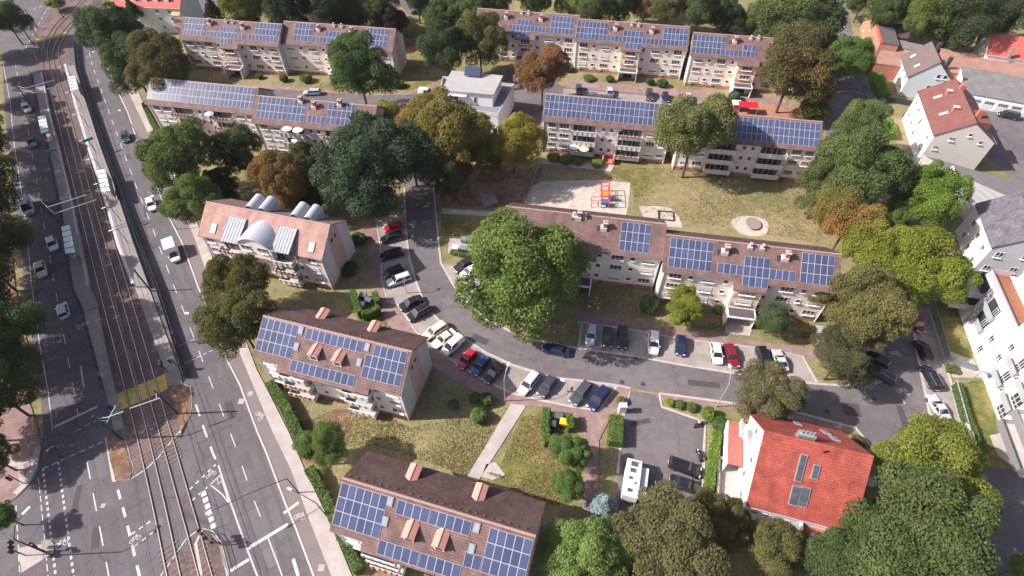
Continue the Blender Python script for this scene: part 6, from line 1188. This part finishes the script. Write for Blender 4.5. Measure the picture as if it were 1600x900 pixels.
mast((59,45),(41,14),'dark mast at the upper track curve, lower of two at the junction'); mast((100,29),(75,0),'dark mast at the top where the tracks leave the picture'); mast((54,72),(32,37),'dark mast beside the narrow top crossing')
mast((56,174),(25,125),'mast with two pale cross arms above the upper left shelter', [((40,138),(86,125),7.0),((54,145),(92,134),6.2)])
mast((96,352),(78,322),'mast with two pale cross arms at the lower left shelter', [((74.5,324),(135,304.5),7.0),((85,334),(151,312),6.2)])
mast((278,647),(241,609),'dark mast on the brown verge at the right carriageway', [((203.5,638),(250,622),6.6)]); mast((190,686),(146,649),'dark mast on the small brown island with pale lower arms', [((168,652),(193,643),6.6),((167,660),(181,634),6.0)])
mast((236,455),(212,420),'mast at the lower end of the right platform'); 
for i, (x, y) in enumerate(((116,125),(128,165),(140,200),(152,240),(163,270),(176,308),(189,345),(201,380))):
    p = at(x, y, .75); r = empty('platform_lamp', (p.x,p.y,.75), -2.6, 'slim curved platform lamp on the right tram platform', 'lamp', 'identical lamps of the right tram platform'); b = MB(); b.tube((0,0,0),(0,0,3.6),.05,M_DARKM); b.tube((0,0,3.6),(.9,0,4.0),.04,M_DARKM); b.build('pole', r); b = MB(); b.box(.8,1.5,-.1,.1,3.95,4.05,M_WHITEP); b.build('lamp_head', r)
M_SHEL = mat('shelter_glass', (.55,.68,.66), .2, .08, 1)
def shelter(q, label, zb=.76, h=2.6):
    P = [at(x, y, zb+h) for x, y in q]; o = sum(P, Vector())/4; r = empty('tram_shelter', (o.x,o.y,zb), 0, label, 'shelter', 'glass shelters on the tram platforms'); L = [(p.x-o.x, p.y-o.y) for p in P]
    b = MB(); b.prism(L, h, h+.06, M_SHEL); b.build('roof', r); A, B_, C_, D_ = [Vector(l) for l in L]; b = MB()
    for i in range(6): t = i/5; b.strip([tuple(A+(D_-A)*t), tuple(B_+(C_-B_)*t)], .1, h+.061, M_DARKM, h+.12)
    b.build('roof_ribs', r)
    for p in (A, B_, C_, D_): b = MB(); b.tube((p.x*.9,p.y*.9,0),(p.x*.9,p.y*.9,h),.05,M_DARKM,n=6); b.build('post', r)
    b = MB(); b.strip([tuple(B_*.9), tuple(C_*.9)], .05, .2, M_BG, 2.1); b.build('glass_wall', r); b = MB(); m1, m2 = (B_*.8*.5+C_*.8*.5)*.9, C_*.5; b.strip([(m1.x,m1.y),(m2.x,m2.y)], .4, .4, M_DARKM, .5); b.build('bench', r)
shelter([(105,120),(117,118),(123,140),(111,143)],'glass roofed shelter at the upper end of the right platform'); shelter([(149.5,266),(164,264),(172.5,299),(159,301)],'glass roofed shelter in the middle of the right platform'); shelter([(59,182),(71,180),(76,206),(64.5,209.5)],'glass roofed shelter on the left platform, upper one'); shelter([(96,354),(109,351),(117.5,395),(102.5,397.5)],'glass roofed shelter on the left platform, lower one')
for q0, q1, lb in (((129,221),(145,215),'teal destination board over the right platform'),((70,238),(86,233),'teal destination board over the left platform')):
    a, c = at(*q0, 3.6), at(*q1, 3.6); o = (a+c)/2; r = empty('platform_sign', (o.x,o.y,.75), math.atan2((c-a).y,(c-a).x), lb, 'sign', 'platform destination boards'); L = (c-a).length/2; b = MB(); b.box(-L,L,-.08,.08,2.5,3.1,mat('teal_board', (.02,.30,.27), .5)); b.build('board', r); b = MB(); b.tube((0,0,0),(0,0,2.5),.06,M_DARKM); b.build('post', r)
def fence(pts, h, label, m, step=2.0, panel=None, rails=3, z=0, grp=None, cat='fence'):
    P = [at(x, y, 0) for x, y in pts]; o = P[0]; r = empty('fence', (o.x,o.y,z), 0, label, cat, grp); Q = [(p.x-o.x,p.y-o.y) for p in P]
    b = MB(); [b.strip(Q, .05, h*(k+1)/rails-.06, m, h*(k+1)/rails) for k in range(rails)]; b.build('rails', r)
    if panel: b = MB(); b.strip(Q, .02, .08, panel, h-.08); b.build('panel', r)
    b = MB(); b.box(-.04,.04,-.04,.04,0,h+.04,m); me = b.mesh('post')
    for a, c in zip(Q, Q[1:]):
        A, Cc = Vector(a), Vector(c); n = max(1, int((Cc-A).length/step))
        for i in range(n): p = A+(Cc-A)*i/n; link('post', me, r, (p.x,p.y,0))
    return r
M_FGR = mat('fence_green', (.05,.09,.075), .6, .15, 2)
fence([(119,70),(123,110),(136,150),(162,225),(196,320),(222,390),(249,458),(266,510),(292,592)], 1.5, 'long dark green fence between the right platform and the carriageway', M_FGR, 2.6, mat('fence_mesh_dark', (.05,.07,.07), .8), 4)
fence([(50,117),(62,180),(74,225),(94,320),(113,450),(131,490),(150,560),(163,612)], 1.1, 'railing between the left platform and the shaded carriageway', M_DARKM, 2.0, None, 3)
fence([(1451,470),(1462,510),(1478,566),(1500,573),(1522,580)], 1.5, 'glass fence by the upper garden of the modern house', M_METAL, 2.2, mat('fence_glass', (.20,.25,.27), .3), 2)
fence([(1487,601),(1500,650),(1514,700),(1525,735)], 1.5, 'glass fence by the lower garden of the modern house', M_METAL, 2.2, mat('fence_glass2', (.42,.47,.48), .3), 2)
fence([(820,322),(831,290),(846,248)], .9, 'low fence along the left side of the playground sand', M_LAMP, 2.0, None, 2)
fence([(1365,240),(1395,246),(1432,262)], 1.6, 'white fence in front of the big white house', M_WHITEP, 2, M_WHITEP, 2)
fence([(1386,160),(1418,165),(1436,170)], 1.4, 'dark fence between the pale blue house and the lane', M_DARKM, 2, mat('fence_mesh_dark', (.05,.07,.07), .8), 2)
fence([(318,829),(336,836),(346,850),(357,890)], 1.0, 'dark railing round the rail island at the bottom', M_DARKM, 2, None, 2)
# low garden walls
def wall_(pts, w, h, label, m, name='garden_wall'):
    P = [at(x, y, h) for x, y in pts]; o = P[0]; b = MB(); b.strip([(p.x-o.x,p.y-o.y) for p in P], w, 0, m, h); ob = b.build(name, None, (o.x,o.y,0)); tag(ob, label, 'wall', 'low garden walls'); return ob
wall_([(1124,714),(1123,745),(1120,790)], .35, .9, 'low beige wall between the bright hedge and the terrace', M_CONC); wall_([(1124,714),(1155,722)], .35, .9, 'low beige wall at the top of the terrace', M_CONC); wall_([(700,329),(760,333),(796,337)], .3, .5, 'low pale kerb wall at the back of the shaded lawn', M_CONC)
sheet('terrace', [[(1126,716),(1156,724),(1154,800),(1122,796)]], .1, M_PAVE, .09)
sheet('house_yard', [[(1500,640),(1503,672),(1512,665)],[(1547,680),(1566,676),(1605,745),(1560,712)]], .1, M_PAVE, .09)
# playground
p = at(940,312,0); r = empty('climbing_frame', (p.x,p.y,.03), -.1, 'red climbing frame with orange and blue panels on the playground sand', 'climbing frame', None); MR = mat('play_red', (.55,.08,.08), .5)
b = MB()
for x in (-2.2,-.2,1.4):
    for y in (-2.6,-.6,1.2,2.8):
        if x < -1 and y > 0: continue
        b.tube((x,y,0),(x,y,2.9 if x > -1 else 1.2),.08,MR,n=6)
for z in (1.3,2.9): [b.tube((-.2,y,z),(1.4,y,z),.06,MR,n=5) for y in (-2.6,-.6,1.2,2.8)]; [b.tube((x,-2.6,z),(x,2.8,z),.06,MR,n=5) for x in (-.2,1.4)]
b.tube((-2.2,-2.6,1.2),(-2.2,-.6,1.2),.06,MR); b.tube((-2.2,-2.6,1.2),(-.2,-2.6,1.2),.06,MR); b.tube((-2.2,-.6,1.2),(-.2,-.6,1.2),.06,MR); b.build('frame', r)
b = MB(); b.box(-.1,1.3,-.5,1.1,1.3,1.36,mat('play_orange', (.75,.26,.06), .5)); b.build('platform', r); b = MB(); b.box(-.1,1.3,-2.5,-1.2,.7,1.25,mat('play_blue', (.05,.13,.35), .5)); b.build('blue_panel', r)
b = MB(); b.hexa([(1.45,-.4,1.2),(4.0,-.4,.1),(4.0,.3,.1),(1.45,.3,1.2),(1.45,-.4,1.26),(4.0,-.4,.16),(4.0,.3,.16),(1.45,.3,1.26)], M_METAL); b.build('slide', r)
p = at(1175,352,0); r = empty('play_disc', (p.x,p.y,.03), 0, 'round grey wooden disc on the circle of sand', 'roundabout'); b = MB(); b.tube((0,0,.45),(.0,.0,.62),1.55,mat('grey_wood', (.28,.25,.22), .85, .25, 3),n=28); b.build('disc', r).rotation_euler = (.12,.1,0); b = MB(); b.tube((0,0,0),(0,0,.5),.3,M_DARKM); b.build('pivot', r)
p = at(1040,338,0); r = empty('sandbox_frame', (p.x,p.y,.035), -.15, 'low square wooden frame in the smaller sand patch', 'sandbox'); b = MB()
for a_, c_ in (((-1.5,-1.3),(1.5,-1.3)),((1.5,-1.3),(1.5,1.3)),((1.5,1.3),(-1.5,1.3)),((-1.5,1.3),(-1.5,-1.3))): b.strip([a_,c_], .14, 0, M_WOOD, .3)
b.build('timber_edge', r)
sheet('play_mat', [[(748,298),(766,292),(778,316),(757,323)]], .05, M_BAY, .04)
p = at(760,302,0); r = empty('seesaw', (p.x,p.y,.05), .5, 'small red and blue spring rocker on the grey mat under the trees', 'spring rocker'); b = MB(); b.tube((0,0,0),(0,0,.5),.12,M_DARKM); b.build('spring', r); b = MB(); b.box(-.9,.9,-.2,.2,.5,.62,mat('play_red', (.55,.08,.08), .5)); b.build('seat', r); b = MB(); b.box(.5,.62,-.3,.3,.62,1.1,mat('play_blue', (.05,.13,.35), .5)); b.build('handle', r)
def bin_(px, py, col, label, big=True, ang=-.2):
    p = at(px, py, .6); r = empty('rubbish_bin', (p.x,p.y,.1), ang, label, 'bin', 'rubbish bins of the estate'); s = 1 if big else .6
    b = MB(); b.hexa([(-.5*s,-.38,.12),(.5*s,-.38,.12),(.5*s,.38,.12),(-.5*s,.38,.12),(-.62*s,-.48,1.05),(.62*s,-.48,1.05),(.62*s,.48,1.05),(-.62*s,.48,1.05)], M_PAINT); b.build('body', r).color = (*col,1)
    b = MB(); b.hexa([(-.65*s,-.52,1.051),(.65*s,-.52,1.051),(.65*s,.5,1.051),(-.65*s,.5,1.051),(-.6*s,-.4,1.2),(.6*s,-.4,1.2),(.6*s,.45,1.28),(-.6*s,.45,1.28)], M_PAINT); b.build('lid', r).color = (*[c*1.25 for c in col],1)
    for x in (-.4,.4): b = MB(); b.tube((x*s,-.3,.07),(x*s,.3,.07),.07,M_TYRE,n=8); b.build('wheel', r)
G1=(.16,.17,.18)
for a in [(725,376,G1,'grey bin, left of the pair on the far side of the bin corner'),(739,377,G1,'grey bin, right of the pair on the far side of the bin corner'),(712,389,(.6,.6,.6),'white lidded bin at the left end of the hedge corner'),(724,390,G1,'grey bin just right of the white lidded one'),(735,392,G1,'grey bin at the right end of the near row'),
 (881,661,(.62,.42,.03),'yellow bin in the leafy enclosure by the footpath'),(862,651,(.07,.075,.09),'dark bin above the yellow one'),(862,664,(.07,.075,.09),'dark bin left of the yellow one'),(873,652,(.09,.095,.1),'dark bin between the enclosure hedges'),
 (568,464,(.10,.11,.14),'dark bin inside the leafy enclosure by the pink block'),(576,471,(.10,.11,.14),'second dark bin inside the leafy enclosure by the pink block'),(565,478,(.5,.5,.52),'pale bin inside the leafy enclosure by the pink block')]: bin_(*a)
p = at(971,643,0); r = empty('white_box', (p.x,p.y,0), 0, 'white utility cabinet at the top end of the thick hedge', 'cabinet'); b = MB(); b.box(-.55,.55,-.4,.4,0,2.0,M_WHITEP); b.build('body', r); b = MB(); b.box(-.6,.6,-.45,.45,2.001,2.08,M_PVF); b.build('lid', r)
# parasols on balconies
def parasol(px, py, z, rr, col, label):
    p = at(px, py, z); r = empty('parasol', (p.x,p.y,z-2.2), 0, label, 'parasol', 'balcony parasols'); b = MB(); k = len(b.v); n = 12; m = mat('parasol_%d' % int(sum(col)*100), col, .8)
    for i in range(n): a0, a1 = 2*PI*i/n, 2*PI*(i+1)/n; b.face([(0,0,2.35),(rr*math.cos(a0),rr*math.sin(a0),1.95),(rr*math.cos(a1),rr*math.sin(a1),1.95)], m); b.face([(0,0,2.31),(rr*math.cos(a1),rr*math.sin(a1),1.91),(rr*math.cos(a0),rr*math.sin(a0),1.91)], m); b.face([(rr*math.cos(a0),rr*math.sin(a0),1.91),(rr*math.cos(a1),rr*math.sin(a1),1.91),(rr*math.cos(a1),rr*math.sin(a1),1.95),(rr*math.cos(a0),rr*math.sin(a0),1.95)], m)
    b.build('canopy', r); b = MB(); b.tube((0,0,0),(0,0,2.3),.03,M_METAL,n=5); b.build('pole', r)
W_ = (.78,.77,.74)
for a in [(898,228,3.8,1.1,W_,'white parasol at the lowest left balcony facing the playground'),(913,231,3.8,1.1,(.72,.62,.40),'cream parasol beside the white one at the lowest balcony'),(970,200,8.0,.6,W_,'small white parasol at the top balcony of the block facing the playground'),(448,199,8.4,1.15,W_,'white parasol, upper left of the four on the panel covered block'),(465,201,8.4,1.15,W_,'white parasol, upper right of the four on the panel covered block'),(462,217,5.7,1.05,W_,'white parasol, lower left of the four on the panel covered block'),(472.5,217,5.7,1.05,W_,'white parasol, lower right of the four on the panel covered block'),(326,176,8.3,1.0,(.60,.62,.75),'pale blue parasol on the top balcony near the avenue end'),(760,213,2.6,1.2,W_,'white parasol below the white flat roofed house'),(1516,676,2.5,.7,W_,'small closed white parasol by the hedge of the modern house')]: parasol(*a)
# market umbrella and red awning behind the balcony block
p = at(1165,176,0); r = empty('red_pavilion', (p.x,p.y,.03), -.15, 'bright red canopy on the red play surface behind the balcony block', 'canopy'); b = MB(); b.box(-2.3,2.3,-1.2,1.2,2.2,2.3,mat('red_canvas', (.62,.01,.03), .7)); b.hexa([(-2.3,-1.2,2.301),(2.3,-1.2,2.301),(2.3,1.2,2.301),(-2.3,1.2,2.301),(-1.9,-.1,2.7),(1.9,-.1,2.7),(1.9,.1,2.7),(-1.9,.1,2.7)], mat('red_canvas', (.62,.01,.03), .7)); b.build('canopy', r)
for x in (-2.2,2.2):
    for y in (-1.1,1.1): b = MB(); b.tube((x,y,0),(x,y,2.2),.05,M_METAL,n=6); b.build('post', r)
p = at(1148,172,0); r = empty('kiosk', (p.x,p.y,.03), -.1, 'small brick kiosk with pale roof left of the red canopy', 'kiosk'); b = MB(); b.box(-.9,.9,-.9,.9,0,1.9,M_BRICKR); b.build('wall', r); b = MB(); b.box(-1.1,1.1,-1.1,1.1,1.9,2.1,mat('pale_green_roof', (.55,.62,.56), .7)); b.build('roof', r)
def dish(px, py, z, rr, label, parent=None):
    p = at(px, py, z); r = empty('satellite_dish', (p.x,p.y,z-1.2), -2.0, label, 'satellite dish', 'satellite dishes'); b = MB(); n = 14; m = mat('dish_grey', (.62,.63,.64), .5)
    for i in range(n): a0, a1 = 2*PI*i/n, 2*PI*(i+1)/n; b.hexa([(0,0,1.1),(rr*math.cos(a0),rr*math.sin(a0),1.25),(rr*math.cos(a1),rr*math.sin(a1),1.25),(0,0,1.1),(0,0,1.14),(rr*math.cos(a0),rr*math.sin(a0),1.28),(rr*math.cos(a1),rr*math.sin(a1),1.28),(0,0,1.14)], m)
    o = b.build('dish', r); o.rotation_euler = (.5,0,0); b = MB(); b.tube((0,0,0),(0,0,1.1),.04,M_METAL,n=6); b.build('bracket', r)
dish(1370,756,4.5,.65,'round grey satellite dish at the right edge of the red roof'); dish(1288,206,8,.5,'satellite dish at the right end of the balcony block')
# cellar steps by the balcony block
p = at(950,249,0); r = empty('cellar_steps', (p.x,p.y,0), rad(-10.8), 'brick cellar stair walls at the foot of the balcony block', 'stairs'); b = MB(); b.box(-1.4,-1.0,-2,2,0,1.3,M_BRICKR); b.box(1.0,1.4,-2,2,0,1.3,M_BRICKR); b.box(-1,1,1.6,2,0,1.3,M_BRICKR); b.build('side_walls', r); b = MB(); [b.box(-1,1,-2+i*.6,-1.4+i*.6,.02,.5-.08*i,M_BRICKR) for i in range(5)]; b.build('steps', r)
# garden chairs and table under the balcony of the red roofed house
for i, (dx, lb) in enumerate(((8.6,'white garden chair on the tiled balcony, left one'),(10.0,'white garden chair on the tiled balcony, middle one'),(11.3,'white garden chair on the tiled balcony, right one'))):
    q = rR.matrix_world @ Vector((dx,-8.0,2.65)); r = empty('garden_chair', tuple(q), rR.rotation_euler.z, lb, 'chair', 'chairs on the tiled balcony'); b = MB(); b.box(-.25,.25,-.25,.25,.4,.45,M_WHITEP); b.build('seat', r); b = MB(); b.box(-.25,.25,.22,.27,.45,.95,M_WHITEP); b.build('backrest', r)
    for x in (-.2,.2):
        for y in (-.2,.2): b = MB(); b.box(x-.02,x+.02,y-.02,y+.02,0,.4,M_WHITEP); b.build('leg', r)

# overhead contact wires
for T, lb in ((TRA, 'thin overhead contact wire above the left tram track'), (TRB, 'thin overhead contact wire above the right tram track')):
    P = [at(x, y, 0) for x, y in T]; o = P[0]; b = MB(); b.path([(p.x-o.x, p.y-o.y, 5.6) for p in P], .03, M_DARKM, 4); b.path([(p.x-o.x, p.y-o.y, 6.3) for p in P], .022, M_DARKM, 4); ob = b.build('contact_wire', None, (o.x, o.y, 0)); tag(ob, lb, 'wire', 'overhead contact wires')

# ---- tufts and fallen leaves (uncountable) ----
LAWN = [[(470,660),(560,625),(640,668),(780,640),(790,650),(735,745),(600,700),(520,700)],[(815,652),(850,645),(905,690),(905,780),(860,790),(775,755)],[(850,262),(1240,262),(1300,300),(1280,380),(1100,350),(990,330),(990,285)],[(905,430),(1270,500),(1270,540),(1000,500),(910,480)],[(690,340),(800,345),(790,370),(700,368)],[(330,118),(600,130),(600,145),(330,128)],[(940,120),(1180,150),(1180,156),(940,126)],[(560,470),(620,500),(600,540),(540,480)]]
def inside(x, y, poly):
    r = False; j = len(poly)-1
    for i in range(len(poly)):
        xi, yi = poly[i]; xj, yj = poly[j]
        if (yi > y) != (yj > y) and x < (xj-xi)*(y-yi)/(yj-yi)+xi: r = not r
        j = i
    return r
def scatter(name, dens, size, col, aut, hgt, seed):
    rg = random.Random(seed); vs = []; fs = []
    for poly in LAWN:
        x0, x1 = min(p[0] for p in poly), max(p[0] for p in poly); y0, y1 = min(p[1] for p in poly), max(p[1] for p in poly)
        for _ in range(int((x1-x0)*(y1-y0)*dens)):
            x, y = rg.uniform(x0, x1), rg.uniform(y0, y1)
            if not inside(x, y, poly): continue
            if math.sin(x*.05+seed)+math.sin(y*.07+x*.02)+rg.uniform(-1.2, 1.2) < -.3: continue
            p = at(x, y, .03); s = size*rg.uniform(.5, 1.5); a = rg.uniform(0, 6.28); dx, dy = math.cos(a)*s, math.sin(a)*s; k = len(vs); t = hgt*rg.random()
            vs += [(p.x-dx, p.y-dy, .02), (p.x+dy*.6, p.y-dx*.6, .02+t), (p.x+dx, p.y+dy, .02+t), (p.x-dy*.6, p.y+dx*.6, .02)]; fs.append((k, k+1, k+2, k+3))
    me = bpy.data.meshes.new(name); me.from_pydata(vs, [], fs); me.materials.append(LEAF); o = link(name, me); o.color = (*col, aut); tag(o, kind='stuff')
scatter('grass', .25, .11, (.105,.10,.042), 0, .12, 3); scatter('dry_grass', .22, .12, (.19,.145,.07), 0, .10, 8); scatter('fallen_leaves', .06, .10, (.17,.11,.05), .5, .05, 5)

# ---- thin summer haze ----
hz = MB(); hz.box(-420, 420, -60, 700, -1.0, 79.5, None); hm = bpy.data.materials.new('haze_air'); hm.use_nodes = True; hn = hm.node_tree; hn.nodes.clear()
ho = hn.nodes.new('ShaderNodeOutputMaterial'); hv = hn.nodes.new('ShaderNodeVolumePrincipled'); hv.inputs['Density'].default_value = 0.00006; hv.inputs['Color'].default_value = (0.95, 0.92, 0.96, 1)
hn.links.new(hv.outputs[0], ho.inputs['Volume']); hz.mats = [hm]; hz.m = [0]*len(hz.m); tag(hz.build('haze'), kind='stuff')
